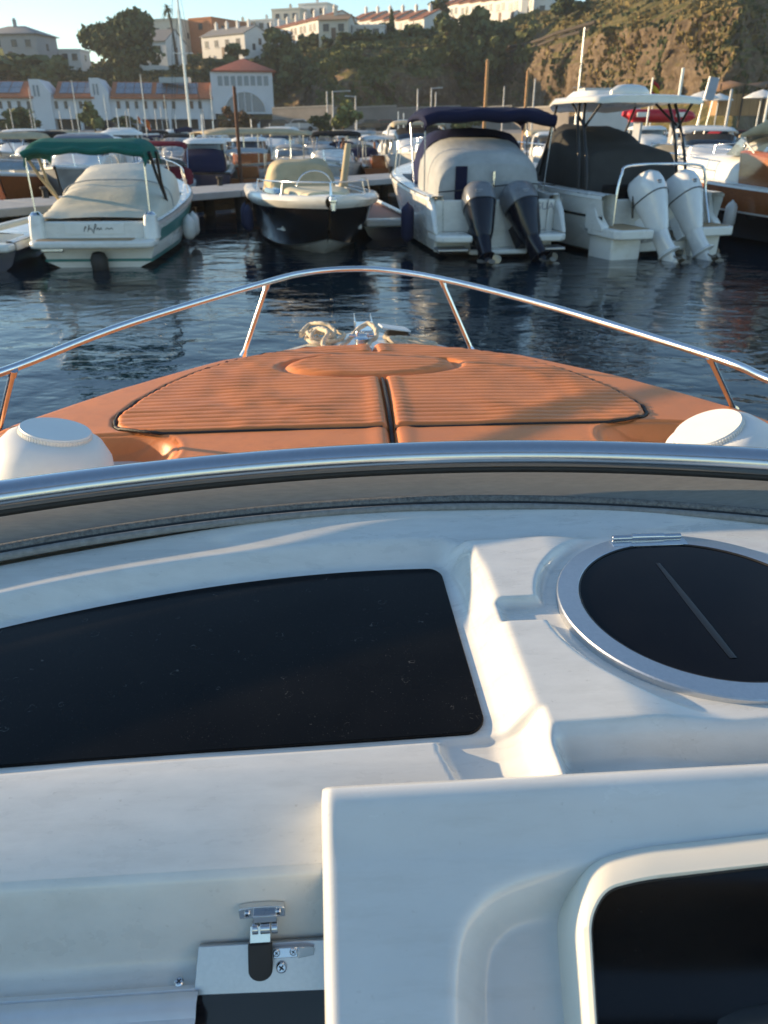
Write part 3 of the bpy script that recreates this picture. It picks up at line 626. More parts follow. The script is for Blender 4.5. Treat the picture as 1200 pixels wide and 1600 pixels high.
c_black = canvas('black_canvas', (0.012, 0.012, 0.012)); c_red = canvas('maroon_canvas', (0.17, 0.012, 0.022)); c_beige = canvas('beige_canvas', (0.44, 0.36, 0.24)); c_blueg = canvas('blue_grey_canvas', (0.16, 0.20, 0.25)); c_white = canvas('white_canvas', (0.70, 0.69, 0.65))
wglass = mat('boat_window_glass', (0.02, 0.03, 0.04), 0.06, var=0.1, spec=0.8)
clearg = mat('pale_window_glass', (0.20, 0.26, 0.30), 0.08, var=0.2, spec=0.8)
blkmetal = mat('black_powder_coat', (0.015, 0.015, 0.016), 0.35, var=0.1)
fend_w = mat('fender_vinyl', (0.72, 0.70, 0.66), 0.4, var=0.1); fend_b = mat('navy_fender_cloth', (0.012, 0.018, 0.06), 0.8)

def hull_pts(L, B, zs0, zs1, tr=0.92, n=20, bowp=2.4, rake=0.9, chz=0.10, chb=0.84, draft=0.35):
    P = []
    for i in range(n):
        u = i / (n - 1); k = max(0, (u - 0.45) / 0.55)
        w = B / 2 * (tr + (1 - tr) * sin(min(u / 0.45, 1) * pi / 2)) * max(0.012, 1 - k ** bowp) ** 0.85
        zs = zs0 + (zs1 - zs0) * u ** 1.6
        q = max(0, (u - 0.4) / 0.6)
        P.append([Vector((L * u - rake * q ** 2.2, 0, -draft * (1 - q ** 3) + 0.25 * q ** 3)),
                  Vector((L * u - rake * 0.75 * q ** 2, w * (chb - 0.34 * q), chz + 0.45 * (zs1) * q ** 3 * 0.6)),
                  Vector((L * u - rake * 0.42 * q ** 2, w * (0.94 - 0.14 * q), zs * 0.52 + 0.05 * q)),
                  Vector((L * u - rake * 0.10 * q ** 2, w * (1.0 - 0.02 * q), zs - 0.13)),
                  Vector((L * u, w, zs - 0.06)), Vector((L * u, w * 0.985, zs))])
    return P
def mir(v): return Vector((v.x, -v.y, v.z))
def strip(P, a, b, name, m, par, off=0.0, i0=0, i1=None, one=0, **kw):
    mb = MB()
    for sg in ((1, -1) if not one else (one,)):
        secs = []
        for st in P[i0:i1]:
            pts = [st[a].lerp(st[b], f) for f in ((0, 1) if b - a <= 1 else (0, 1))] if b - a == 1 else st[a:b + 1]
            secs.append([Vector((p.x, (p.y + off) * sg, p.z)) for p in pts])
        mb.loft(secs, False, False, False)
    return mb.build(name, m, par, **kw)
def band(P, fz, tz, j, k, name, m, par, off=0.006, i0=0, i1=None):
    mb = MB()
    for sg in (1, -1):
        secs = [[Vector((p.x, (p.y + off) * sg, p.z)) for p in (st[j].lerp(st[k], fz), st[j].lerp(st[k], tz))] for st in P[i0:i1]]
        mb.loft(secs, False, False, False)
    return mb.build(name, m, par)
def transom(P, name, m, par, j0=0, j1=5, x=0.0):
    mb = MB(); s = P[0][j0:j1 + 1]; pts = [p for p in s] + [mir(p) for p in s[::-1] if p.y > 1e-6]
    pts = [Vector((x, p.y, p.z)) for p in pts]; mb.add(pts, [tuple(range(len(pts)))]); return mb.build(name, m, par)
def deck(P, name, m, par, u0=0.5, inset=0.22, sole=0.35, camber=0.07):
    n = len(P); ic = int(u0 * (n - 1)); mb = MB()
    secs = []
    for st in P[ic:]:
        p = st[5]; secs.append([Vector((p.x, p.y * f, p.z + 0.006 + camber * (1 - f * f))) for f in np.linspace(1, -1, 9)])
    mb.loft(secs, False, False, False)
    if ic > 0:
        for sg in (1, -1):
            secs = []
            for st in P[:ic + 1]:
                p = st[5]; secs.append([Vector((p.x, sg * y, z)) for y, z in ((p.y, p.z + 0.006), (p.y - 0.04, p.z + 0.03), (p.y - inset, p.z + 0.03), (p.y - inset - 0.02, sole))])
            mb.loft(secs, False, False, False)
        a = P[0][5]; b = P[ic][5]
        mb.add([(0, a.y - inset, sole), (b.x, b.y - inset, sole), (b.x, -b.y + inset, sole), (0, -a.y + inset, sole)], [(0, 1, 2, 3)])
        mb.add([(b.x, b.y - inset, sole), (b.x, b.y - inset, b.z + .05), (b.x, -b.y + inset, b.z + .05), (b.x, -b.y + inset, sole)], [(0, 1, 2, 3)])
    return mb.build(name, m, par, recalc=False)
def arch(x, w, zb, h, a=0.55, n=17, y0=0.0):
    return [Vector((x, y0 + w * math.copysign(abs(cos(t)) ** a, cos(t)), zb + h * abs(sin(t)) ** a)) for t in np.linspace(0, pi, n)]
def canopy(secs, name, m, par, wr=0.0, seed=1, caps=(False, False), solid=0.0, sub=4, sharp=60):
    """skin over arches (x, halfwidth, zbase, height, squareness), with wrinkles"""
    out = []
    for i in range(len(secs) - 1):
        for k in range(sub):
            f = k / sub; f2 = f; out.append([p * (1 - f2) + q * f2 for p, q in zip(secs[i], secs[i + 1])])
    out.append(secs[-1])
    if wr:
        r2 = [[p + Vector((0, 0, 1)) * wr * (mnoise.noise((p.x * 2.2 + seed, p.y * 2.6, p.z * 2.0)) + 0.5 * mnoise.noise((p.x * 6 + seed, p.y * 3, p.z * 5))) * (0 if j in (0, len(s) - 1) else 1) for j, p in enumerate(s)] for s in out]
        out = r2
    mb = MB(); mb.loft(out, False, caps[0], caps[1]); return mb.build(name, m, par, sharp=sharp, solid=solid)
def rails(paths, name, m, par, r=0.014, n=6):
    mb = MB()
    for p in paths: mb.tube(p, r, n)
    return mb.build(name, m, par, sharp=60)
def fender(par_loc, m, label, rz=0, L=0.5, r=0.11, group=None):
    mb = MB(); mb.lathe([(0.015, L / 2 + 0.08), (0.03, L / 2 + 0.05), (r * .7, L / 2), (r, L / 2 - 0.08), (r, -L / 2 + 0.08), (r * .7, -L / 2), (0.02, -L / 2 - 0.04)], 14)
    o = mb.build('fender', m, None, sharp=60); o.location = par_loc; tag(o, label, 'fender', group); return o
def superring(cx, cy, z, rx, ry, e=0.7, n=20):
    return [Vector((cx + rx * math.copysign(abs(cos(t)) ** e, cos(t)), cy + ry * math.copysign(abs(sin(t)) ** e, sin(t)), z)) for t in np.linspace(0, 2 * pi, n, endpoint=False)]
mw_ = mat('white_cowling', (0.78, 0.78, 0.76), 0.2, var=0.04, coat=0.5)
def outboard(par_boat, loc, rz, tilt, mcap, mlow, mleg, label, group, turn=0.0, s=1.0, wy=1.0):
    o = empty('outboard_motor', label, 'outboard motor', loc, rz, group)
    T = Matrix.Rotation(turn, 4, 'Z') @ Matrix.Rotation(tilt, 4, 'Y') @ Matrix.Diagonal((s, s * wy, s, 1))
    cap = MB(T); cap.loft([superring(-0.30, 0, 0.22, 0.325, 0.215, .72), superring(-0.30, 0, 0.27, 0.335, 0.222, .7), superring(-0.29, 0, 0.44, 0.335, 0.222, .68), superring(-0.28, 0, 0.56, 0.31, 0.205, .7), superring(-0.26, 0, 0.64, 0.25, 0.165, .75), superring(-0.24, 0, 0.672, 0.14, 0.09, .8), superring(-0.24, 0, 0.678, 0.02, 0.02, 1)])
    cap.build('cowling', mcap, o, sharp=60)
    lo = MB(T); lo.loft([superring(-0.30, 0, 0.212, 0.322, 0.212, .72), superring(-0.295, 0, 0.10, 0.30, 0.20, .75), superring(-0.27, 0, -0.10, 0.25, 0.175, .8), superring(-0.24, 0, -0.30, 0.21, 0.15, .85), superring(-0.22, 0, -0.42, 0.18, 0.12, .9)])
    lo.build('lower_cowling', mlow, o, sharp=60)
    sm = MB(T); sm.loft([superring(-0.30, 0, 0.206, 0.328, 0.218, .72), superring(-0.30, 0, 0.226, 0.330, 0.219, .72)]); sm.build('cowling_seam', rubber, o)
    dc = MB(T); dc.box((-0.628, 0.05, 0.36), (0.02, 0.10, 0.022)); dc.box((-0.628, 0.06, 0.32), (0.02, 0.07, 0.018)); dc.build('decal', mat('silver_decal', (0.30, 0.31, 0.33), 0.3) if mcap is not mw_ else mat('dark_decal', (0.05, 0.055, 0.07), 0.4), o)
    lg = MB(T); lg.loft([superring(-0.22, 0, -0.40, 0.17, 0.115, .9), superring(-0.22, 0, -0.62, 0.16, 0.09), superring(-0.23, 0, -0.80, 0.18, 0.075), superring(-0.25, 0, -0.83, 0.24, 0.11, .9), superring(-0.25, 0, -0.85, 0.24, 0.11, .9), superring(-0.22, 0, -0.87, 0.14, 0.05), superring(-0.22, 0, -1.02, 0.13, 0.045)])
    lg.tube([(0.05, 0, -1.06), (0.0, 0, -1.06), (-0.1, 0, -1.06), (-0.30, 0, -1.06), (-0.40, 0, -1.06)], [0.015, 0.05, 0.075, 0.07, 0.055], 14)
    lg.loft([[(-0.10, 0.012, -1.1), (-0.30, 0.012, -1.1), (-0.30, -0.012, -1.1), (-0.10, -0.012, -1.1)], [(-0.24, 0.006, -1.32), (-0.34, 0.006, -1.30), (-0.34, -0.006, -1.30), (-0.24, -0.006, -1.32)]])
    lg.box((0.02, 0, -0.22), (0.16, 0.24, 0.42)); lg.build('drive_leg', mleg, o, sharp=45, bevel=0.008)
    pr = MB(T); pr.tube([(-0.40, 0, -1.06), (-0.52, 0, -1.06)], [0.058, 0.05], 14)
    for k in range(3):
        a = 2 * pi * k / 3 + 0.3; secs = []
        for f in np.linspace(0, 1, 6):
            rr = 0.05 + 0.145 * f; wd = 0.085 * sin(pi * (0.18 + 0.72 * f)); tw = 0.9 - 0.5 * f
            c = Vector((-0.46, rr * cos(a), -1.06 + rr * sin(a))); t = Vector((sin(tw) * 1.0, -sin(a) * cos(tw), cos(a) * cos(tw)))
            secs.append([c + t * wd + Vector((0.004, 0, 0)), c - t * wd + Vector((0.004, 0, 0)), c - t * wd - Vector((0.004, 0, 0)), c + t * wd - Vector((0.004, 0, 0))])
        pr.loft(secs)
    pr.build('propeller', mat('bronze_propeller', (0.22, 0.19, 0.15), 0.4, 0.7, var=0.2), o, sharp=40)
    return o
def wpt(loc, rz, p): return Vector((loc[0] + p[0] * cos(rz) - p[1] * sin(rz), loc[1] + p[0] * sin(rz) + p[1] * cos(rz), loc[2] + p[2]))
def wirebar(P, h, i0, name, par, post=4, m=None, inset=0.12, mid=False):
    top = [Vector((st[5].x - 0.05, max(0, st[5].y - inset), st[5].z + h)) for st in P[i0:]]
    path = top + [mir(p) for p in top[::-1]]
    paths = [path]
    if mid: paths.append([p - Vector((0, 0, h * .5)) for p in path])
    for st in P[i0::post]:
        for sg in (1, -1): b = Vector((st[5].x, sg * max(0.02, st[5].y - inset * .6), st[5].z)); paths.append([b, Vector((st[5].x - 0.05, sg * max(0, st[5].y - inset), st[5].z + h))])
    return rails(paths, name, m or steel, par)

# ---- 1: white cruiser with a cream cover and a green bimini
L1 = (-5.45, 15.35, 0); R1 = radians(93.5)
b1 = empty('motorboat', 'white motorboat with teal stripe, cream cockpit cover and rolled green bimini', 'boat', L1, R1)
P = hull_pts(7.0, 2.42, 0.80, 1.28, tr=0.95, rake=0.9)
strip(P, 0, 1, 'bottom', boot, b1); strip(P, 1, 4, 'hull', hullw, b1); strip(P, 4, 5, 'rub_rail', hullg, b1, off=0.02); deck(P, 'deck', hullw, b1, 0.62, 0.2, 0.4)
transom(P, 'transom', hullw, b1, 0, 4); band(P, 0.05, 0.95, 2, 3, 'side_stripe', teal, b1, 0.008, 1, 15); band(P, -0.05, 0.22, 1, 2, 'waterline_stripe', teal, b1, 0.006)
mb = MB(); mb.box((-0.004, 0, 0.135), (0.012, 2.02, 0.05)); mb.build('transom_stripe', teal, b1)
mb = MB(); pl = round_poly([(-0.50, -1.12), (-0.50, 1.12), (0.15, 1.19), (0.15, -1.19)], 0.22, 6); mb.prism(pl, 0.40, 0.535); mb.build('swim_platform', hullw, b1, bevel=0.045, segs=3)
mb = MB(); mb.prism(round_poly([(-0.40, -0.75), (-0.40, 1.0), (-0.06, 1.0), (-0.06, -0.75)], 0.05), 0.536, 0.545); mb.build('platform_teak', teak, b1)
mb = MB(); mb.box((0.06, 0, 0.68), (0.10, 1.85, 0.30)); mb.build('stern_bulkhead', hullw, b1, bevel=0.03)
for sg in (1, -1):
    mb = MB(); mb.loft([superring(0.02, sg * 1.05, 0.52, 0.20, 0.15, .7), superring(0.04, sg * 1.05, 0.80, 0.18, 0.13, .7), superring(0.05, sg * 1.05, 0.95, 0.15, 0.11, .7)]); mb.build('corner_post', hullw, b1, bevel=0.02)
    mb = MB(); mb.loft([superring(0.05, sg * 1.05, 0.95, 0.12, 0.10, .8), superring(0.05, sg * 1.05, 1.0, 0.08, 0.06, .8)]); mb.build('post_cap', steel, b1)
    rails([[(0.05, sg * 1.05, 0.98), (0.06, sg * 1.06, 1.98)]], 'bimini_pole', steel, b1, 0.014, 8)
    rails([[(1.75, sg * 1.07, 0.98), (0.75, sg * 1.11, 1.60), (0.25, sg * 1.13, 2.0)], [(1.72, sg * 1.07, 0.98), (1.15, sg * 1.1, 1.45), (0.9, sg * 1.12, 2.0)]], 'bimini_leg', c_beige if sg > 0 else blkmetal, b1, 0.03, 8)
mb = MB(); mb.box((-0.002, 0, 0.70), (0.02, 1.1, 0.20)); mb.build('name_board', plastic_w, b1, bevel=0.02)
def squig(pts, r=0.007): 
    m = MB(); m.tube(spline([(-0.018, y, z) for y, z in pts], 5), r, 6); return m
mb = MB()
for pts in ([(0.20, .66), (0.17, .75), (0.15, .74), (0.19, .70)], [(0.13, .66), (0.09, .78), (0.10, .70), (0.06, .72), (0.04, .66)], [(0.03, .63), (-0.02, .79), (-0.04, .77), (0.0, .70)], [(-0.03, .69), (-0.07, .73), (-0.08, .69), (-0.12, .73), (-0.13, .69)], [(-0.20, .70), (-0.24, .725), (-0.27, .70), (-0.31, .725), (-0.34, .70)]):
    mb.tube(spline([(-0.014, y, z - .01) for y, z in pts], 5), 0.006, 6)
mb.build('boat_name', blkmetal, b1)
secs = [arch(0.12, 0.98, 0.86, 0.03, .5), arch(0.35, 1.04, 0.84, 0.14, .5), arch(0.9, 1.10, 0.85, 0.24, .55), arch(1.9, 1.13, 0.88, 0.48, .6), arch(2.7, 1.10, 0.92, 0.70, .6), arch(3.1, 1.06, 0.95, 0.76, .55), arch(3.7, 0.98, 1.02, 0.62, .55), arch(4.4, 0.80, 1.12, 0.22, .6), arch(4.6, 0.7, 1.15, 0.04, .6)]
canopy(secs, 'cockpit_cover', c_cream, b1, 0.03, 3, sub=6)
rails([[(x, y, z + 0.015) for x, y, z in [tuple(p) for p in arch(2.0, 1.13, 0.90, 0.53, .6)]]], 'cover_strap', hullg, b1, 0.012)
secs = []
for x, dz, w in ((0.0, 0.05, 1.08), (0.15, 0.17, 1.09), (0.55, 0.22, 1.1), (1.0, 0.21, 1.1), (1.35, 0.15, 1.09), (1.5, 0.05, 1.08)):
    secs.append([Vector((x, w * math.copysign(abs(cos(t)) ** .35, cos(t)), 1.93 - 0.08 * (abs(cos(t)) > .98) + dz * (0.7 + 0.6 * abs(sin(t)) ** .5) - 0.12 * abs(cos(t)) ** 5)) for t in np.linspace(0, pi, 21)])
canopy(secs, 'bimini', c_green, b1, 0.03, 8, sub=3, solid=0.02)
mb = MB(); mb.tube([(0.0, y, 1.93 + 0.10 * (1 - abs(y / 1.2) ** 6) + 0.02 * sin(9 * y)) for y in np.linspace(-1.09, 1.09, 24)], 0.055, 10); mb.build('rolled_bimini_edge', c_green, b1)
wirebar(P, 0.42, 12, 'bow_rail', b1, 3)
mb = MB(); mb.lathe([(0.05, -0.24), (0.15, -0.16), (0.165, 0.05), (0.11, 0.18), (0.03, 0.20)], 10, Matrix.Translation((-0.20, -0.05, 0.12))); mb.box((-0.12, -0.05, 0.12), (0.3, 0.16, 0.18)); mb.build('stern_drive', rubber, b1, bevel=0.02)
mb = MB(); mb.box((-0.03, 0.85, 0.33), (0.05, 0.42, 0.09)); mb.build('folded_ladder', steel, b1, bevel=0.02)
for i, (x, y) in enumerate(((2.6, -1.30), (3.3, -1.29))): fender(wpt(L1, R1, (x, y, 0.42)), fend_w, ('white fender hanging on the green striped boat, the nearer of its pair', 'white fender hanging on the green striped boat, the farther of its pair')[i], L=0.42, r=0.13)

# ---- navy hull at the left edge of the picture
b0 = empty('tender', 'small white decked tender with navy hull beside the green bimini boat', 'boat', (-7.55, 14.9, 0), radians(92))
P = hull_pts(3.2, 1.5, 0.50, 0.62, tr=0.96); strip(P, 0, 3, 'hull', hulln, b0); strip(P, 3, 5, 'gunwale', hullw, b0, off=0.03); deck(P, 'deck', hullw, b0, 0.3, 0.14, 0.2); transom(P, 'transom', hulln, b0, 0, 4)
mb = MB(); mb.prism(round_poly([(-0.30, -0.70), (-0.30, 0.70), (0.06, 0.74), (0.06, -0.74)], 0.1), 0.36, 0.50); mb.build('stern_step', hullw, b0, bevel=0.04)
mb = MB(); mb.tube([(0.3, 0.5, 0.52), (1.1, -0.62, 0.78)], 0.05, 8); mb.build('boarding_plank', c_cream, b0)

# ---- 2: black hulled boat, bow towards us
L2 = (-2.42, 22.6, 0); R2 = radians(-78)
b2 = empty('motorboat', 'black hulled boat with white gunwale and tan console cover, bow towards us', 'boat', L2, R2)
P = hull_pts(6.7, 2.72, 1.02, 1.16, tr=0.94, rake=0.75, bowp=3.4, chz=0.05, chb=0.80)
strip(P, 0, 1, 'bottom', hullw, b2); strip(P, 1, 3, 'hull', hullb, b2); 
mb = MB()
for sg in (1, -1):
    mb.loft([[Vector((p.x, sg * (p.y + o), p.z + dz)) for p, o, dz in ((st[3], .0, -.05), (st[3], .06, .0), (st[4], .085, .02), (st[5], .04, .05), (st[5], -.12, .055))] for st in P], False, False, False)
mb.build('gunwale', hullw, b2, sharp=60); deck(P, 'deck', hullw, b2, 0.80, 0.26, 0.45)
band(P, 0.86, 1.0, 0, 1, 'waterline_stripe', hullg, b2, 0.006); transom(P, 'transom', hullb, b2, 0, 4)
mb = MB(); mb.box((5.25, 1.02, 0.70), (0.75, 0.03, 0.22)); 
mb = MB(); mb.box((6.78, 0, 1.16), (0.5, 0.14, 0.08)); mb.box((6.93, 0, 1.10), (0.12, 0.10, 0.28)); mb.build('anchor_roller', steel, b2, bevel=0.02)
secs = [arch(3.9, 0.55, 1.02, 0.03, .5, y0=-.18), arch(3.72, 0.74, 0.95, 0.36, .5, y0=-.18), arch(3.5, 0.76, 0.9, 0.78, .45, y0=-.18), arch(3.1, 0.74, 0.9, 0.86, .42, y0=-.18), arch(2.5, 0.76, 0.9, 0.82, .42, y0=-.18), arch(1.9, 0.80, 0.85, 0.62, .5, y0=-.18), arch(1.75, 0.80, 0.85, 0.05, .5, y0=-.18)]
canopy(secs, 'console_cover', c_tan, b2, 0.05, 5, sub=6)
rails([arch(4.3, 0.42, 1.08, 0.48, .9, 15)], 'console_hoop', steel, b2, 0.018, 8)
mb = MB(); mb.loft([superring(1.7, 1.05, 1.0, .12, .14, .8), superring(1.6, 1.10, 1.25, .10, .09, .8), superring(1.45, 1.22, 1.9, .10, .08, .8), superring(1.42, 1.25, 2.06, .08, .07, .8)]); mb.build('covered_pole', c_tan, b2, bevel=0.01)
wirebar(P, 0.30, 10, 'bow_rail', b2, 3, inset=0.15)
secs = [arch(x, 0.7 * max(.2, 1 - ((x - 4.4) / 2.0) ** 2 * .6), 1.12, 0.14, .5) for x in np.linspace(4.4, 6.1, 6)]
canopy(secs, 'bow_cushion', canvas('ivory_vinyl', (0.62, 0.56, 0.40)), b2, 0.01, 2, caps=(True, True))
mb = MB(); mb.tube(spline([(4.9, -1.0, 1.2), (5.1, -1.12, 1.24), (5.4, -0.98, 1.23), (5.2, -0.85, 1.22), (4.9, -0.95, 1.23)], 6), 0.05, 8); mb.build('blue_towel', canvas('pale_blue_cloth', (0.25, 0.42, 0.58)), b2)
outboard(b2, wpt(L2, R2, (-0.05, 0, 0.95)), R2, radians(5), c_tan, hullb, hullb, 'covered outboard on the stern of the black hulled boat', None)
for i, (x, y) in enumerate(((4.0, -1.55), (4.5, -1.5))): fender(wpt(L2, R2, (x, y, 0.62)), fend_b, ('navy cloth covered fender on the black hulled boat, the one nearer the pier', 'navy cloth covered fender on the black hulled boat, the one nearer the bow')[i], L=0.45, r=0.10)

# ---- low teak decked launch between 2 and 3
b2b = empty('launch', 'low navy launch with red brown teak deck and white edge', 'boat', (0.10, 19.6, 0), radians(103))
P = hull_pts(6.0, 1.25, 0.42, 0.62, tr=0.94); strip(P, 0, 3, 'hull', hulln, b2b); strip(P, 3, 5, 'gunwale', hullw, b2b, off=0.05); transom(P, 'transom', hulln, b2b, 0, 4)
deck(P, 'teak_deck', mat('reddish_teak', (0.20, 0.085, 0.055), 0.6, var=0.25, vscale=8, stretch=(1, 9, 1)), b2b, 0.0, 0.1, 0.3, 0.02)
mb = MB(); mb.prism(round_poly([(-0.25, -0.60), (-0.25, 0.60), (0.1, 0.62), (0.1, -0.62)], 0.08), 0.30, 0.47); mb.build('stern_step', hullw, b2b, bevel=0.04)
mb = MB()
for sg in (1, -1): mb.tube([(0.0, sg * 0.58, 0.48), (5.0, sg * 0.5, 0.62)], 0.045, 8)
mb.build('side_rail', hullw, b2b)

# ---- 3: twin dark outboards, navy bimini, pale canvas
L3 = (2.28, 16.75, 0); R3 = radians(98)
b3 = empty('motorboat', 'white motorboat with navy bimini, pale canvas back and two dark outboards', 'boat', L3, R3)
P = hull_pts(8.2, 2.95, 1.15, 1.55, tr=0.93, rake=1.1, chz=0.08)
strip(P, 0, 1, 'bottom', bootdark, b3); strip(P, 1, 4, 'hull', hullw, b3); strip(P, 4, 5, 'rub_rail', hullw, b3, off=0.035); deck(P, 'deck', hullw, b3, 0.60, 0.25, 0.5)
mb = MB()
yo = 1.36
mb.box((0.10, 0, 0.60), (0.12, 2.5, 1.0)); mb.box((-0.16, 0, 0.14), (0.45, 1.20, 0.10)); mb.build('transom', hullw, b3, bevel=0.03)
for sg in (1, -1):
    mb = MB(); pl = [(-0.66, 0.62), (-0.66, 1.20), (-0.52, 1.34), (0.12, 1.38), (0.12, 0.62)]; mb.prism([(x, sg * y) for x, y in pl], 0.36, 0.50); mb.build('swim_platform', hullw, b3, bevel=0.04, segs=3)
    mb = MB(); mb.box((-0.42, sg * 1.0, 0.22), (0.42, 0.62, 0.05)); mb.build('trim_tab', mat('grey_metal', (0.35, 0.36, 0.38), 0.4, 0.8), b3, bevel=0.01)
    mb = MB(); mb.loft([[(-0.50, sg * 1.36, 0.50), (-0.50, sg * 1.28, 0.50), (-0.40, sg * 1.28, 0.62), (-0.40, sg * 1.36, 0.62)], [(-0.22, sg * 1.38, 0.5), (-0.22, sg * 1.26, 0.5), (-0.15, sg * 1.26, 0.95), (-0.15, sg * 1.38, 0.95)], [(0.2, sg * 1.40, 0.5), (0.2, sg * 1.24, 0.5), (0.25, sg * 1.24, 1.22), (0.25, sg * 1.40, 1.22)]]); mb.build('quarter_moulding', hullw, b3, bevel=0.04)
tx = bpy.data.curves.new('lettering', 'FONT'); tx.body = 'IGUA'; tx.size = 0.20; tx.extrude = 0.002; tx.align_x = 'CENTER'
to = bpy.data.objects.new('lettering', tx); COL.objects.link(to); dg = bpy.context.evaluated_depsgraph_get(); me = bpy.data.meshes.new_from_object(to.evaluated_get(dg)); bpy.data.objects.remove(to)
to = bpy.data.objects.new('lettering', me); COL.objects.link(to); me.materials.append(mat('grey_lettering', (0.30, 0.31, 0.36), 0.5)); to.parent = b3; KIDS.setdefault(b3.name, []).append(to)
to.matrix_basis = frame((0.035, -1.00, 0.90), (0, -1, 0), (0, 0, 1))
canopy([arch(0.16, 1.04, 1.02, 0.72, .5, y0=.14), arch(0.35, 1.09, 1.02, 0.94, .52, y0=.14), arch(1.2, 1.12, 1.08, 1.12, .55, y0=.14), arch(2.0, 1.14, 1.12, 1.10, .55, y0=.12)], 'cockpit_canvas', c_grey, b3, 0.02, 2, caps=(True, False), sub=5)
mb = MB(); mb.box((0.135, 0.72, 1.36), (0.02, 0.24, 0.72)); mb.build('canvas_opening', c_navy, b3)
canopy([arch(1.9, 1.16, 1.12, 1.12, .55, y0=.1), arch(2.2, 1.18, 1.15, 1.24, .55), arch(3.1, 1.15, 1.2, 1.18, .55), arch(4.2, 1.02, 1.25, 0.70, .55), arch(5.0, 0.85, 1.35, 0.06, .55)], 'windscreen_cover', c_blue, b3, 0.05, 6, sub=5)
secs = []
for x, dz in ((0.75, -0.02), (0.85, 0.13), (1.5, 0.20), (2.3, 0.20), (2.9, 0.12), (3.0, -0.02)):
    secs.append([Vector((x, 1.36 * math.copysign(abs(cos(t)) ** .4, cos(t)), 2.46 + dz + 0.12 * abs(sin(t)) ** .6 - 0.10 * abs(cos(t)) ** 6)) for t in np.linspace(0, pi, 19)])
canopy(secs, 'bimini', c_navy, b3, 0.03, 4, sub=3, solid=0.03)
mb = MB(); mb.tube([(0.78, y, 2.52 + 0.10 * (1 - abs(y / 1.36) ** 4) + 0.02 * sin(7 * y)) for y in np.linspace(-1.36, 1.36, 24)], 0.115, 10); mb.build('rolled_bimini_edge', c_navy, b3)
for q in [[(1.0, sg * 1.30, 1.2), (0.85, sg * 1.34, 2.5)] for sg in (1, -1)] + [[(2.2, sg * 1.30, 1.2), (2.6, sg * 1.34, 2.5)] for sg in (1, -1)]: rails([q], 'bimini_pole', steel, b3, 0.016, 8)
rails([[(0.12, 0.05, 1.1), (0.12, 0.05, 1.62)]], 'ski_pole', steel, b3, 0.03, 10)
rails([spline([(0.05, 1.2, 1.25), (-0.02, 0.6, 1.30), (-0.02, 0, 1.36), (-0.02, -0.6, 1.40), (0.1, -1.22, 1.36), (0.9, -1.45, 1.3)], 6)], 'stern_rope', blkmetal, b3, 0.012)
wirebar(P, 0.5, 12, 'bow_rail', b3, 3)
mb = MB(); w0 = arch(3.0, 1.18, 1.5, .62, .5); 
capg = mat('slate_cowling', (0.16, 0.17, 0.185), 0.3, var=0.08, coat=0.3); lowb = mat('gloss_black_cowling', (0.006, 0.008, 0.016), 0.16, var=0.1, coat=0.15, spec=0.35)
outboard(b3, wpt(L3, R3, (-0.10, 0.40, 0.60)), R3, radians(40), capg, lowb, lowb, 'dark slate outboard of the navy bimini boat, its propeller facing us', 'twin dark outboards', 0.02, 1.06, 1.38)
outboard(b3, wpt(L3, R3, (-0.10, -0.44, 0.60)), R3, radians(40), capg, lowb, lowb, 'dark slate outboard of the navy bimini boat, turned towards the white outboards', 'twin dark outboards', 0.40, 1.06, 1.38)
fender(wpt(L3, R3, (1.2, 1.62, 0.55)), fend_b, 'navy fender between the teak launch and the white navy bimini boat', L=0.7, r=0.14)

# ---- 4: hardtop boat with twin white outboards
L4 = (5.72, 16.9, 0); R4 = radians(108)
b4 = empty('motorboat', 'white hardtop boat with charcoal cover, black hardtop frame and two white outboards', 'boat', L4, R4)
P = hull_pts(8.8, 3.05, 1.18, 1.62, tr=0.95, rake=1.1, chz=0.10)
strip(P, 0, 1, 'bottom', bootdark, b4); strip(P, 1, 4, 'hull', hullw, b4); strip(P, 4, 5, 'rub_rail', hullw, b4, off=0.03); deck(P, 'deck', hullw, b4, 0.60, 0.28, 0.5)
band(P, 0.30, 0.42, 2, 3, 'side_stripe', hullb, b4, 0.008, 0, 12)
mb = MB(); mb.box((0.45, 0, 0.66), (0.12, 2.5, 0.85)); mb.box((0.15, 0, 0.20), (0.55, 1.4, 0.2)); mb.build('transom', hullw, b4, bevel=0.03)
for sg in (1, -1):
    mb = MB(); pl = [(-0.62, 0.58), (-0.62, 1.30), (-0.5, 1.42), (0.45, 1.44), (0.45, 0.58)]; mb.prism([(x, sg * y) for x, y in pl], 0.42, 0.60); so = mb.build('swim_platform', hullw, b4, bevel=0.03)
    mb = MB(); pl = [(-0.54, 0.64), (-0.54, 1.26), (0.38, 1.34), (0.38, 0.64)]; mb.prism([(x, sg * y) for x, y in pl], 0.602, 0.612); mb.build('platform_teak', teak, so)
    mb = MB(); mb.prism([(-0.30, 0.62), (-0.30, 1.30), (0.46, 1.36), (0.46, 0.62)] if sg > 0 else [(-0.30, -1.30), (-0.30, -0.62), (0.46, -0.62), (0.46, -1.36)], -0.1, 0.43); mb.build('hull_extension', hullw, b4, bevel=0.03)
    mb = MB(); mb.loft([[(x, sg * 1.44, 0.5), (x, sg * 1.26, 0.5), (x, sg * 1.26, z), (x, sg * 1.44, z)] for x, z in ((-0.10, 0.62), (0.15, 0.80), (0.35, 1.18), (0.6, 1.24))]); mb.build('quarter_moulding', hullw, b4, bevel=0.04)
mb = MB(); mb.box((0.62, 0, 1.08), (0.22, 2.1, 0.55)); mb.box((0.95, 0, 0.75), (0.55, 2.0, 0.30)); mb.build('stern_bench', c_black, b4, bevel=0.05)
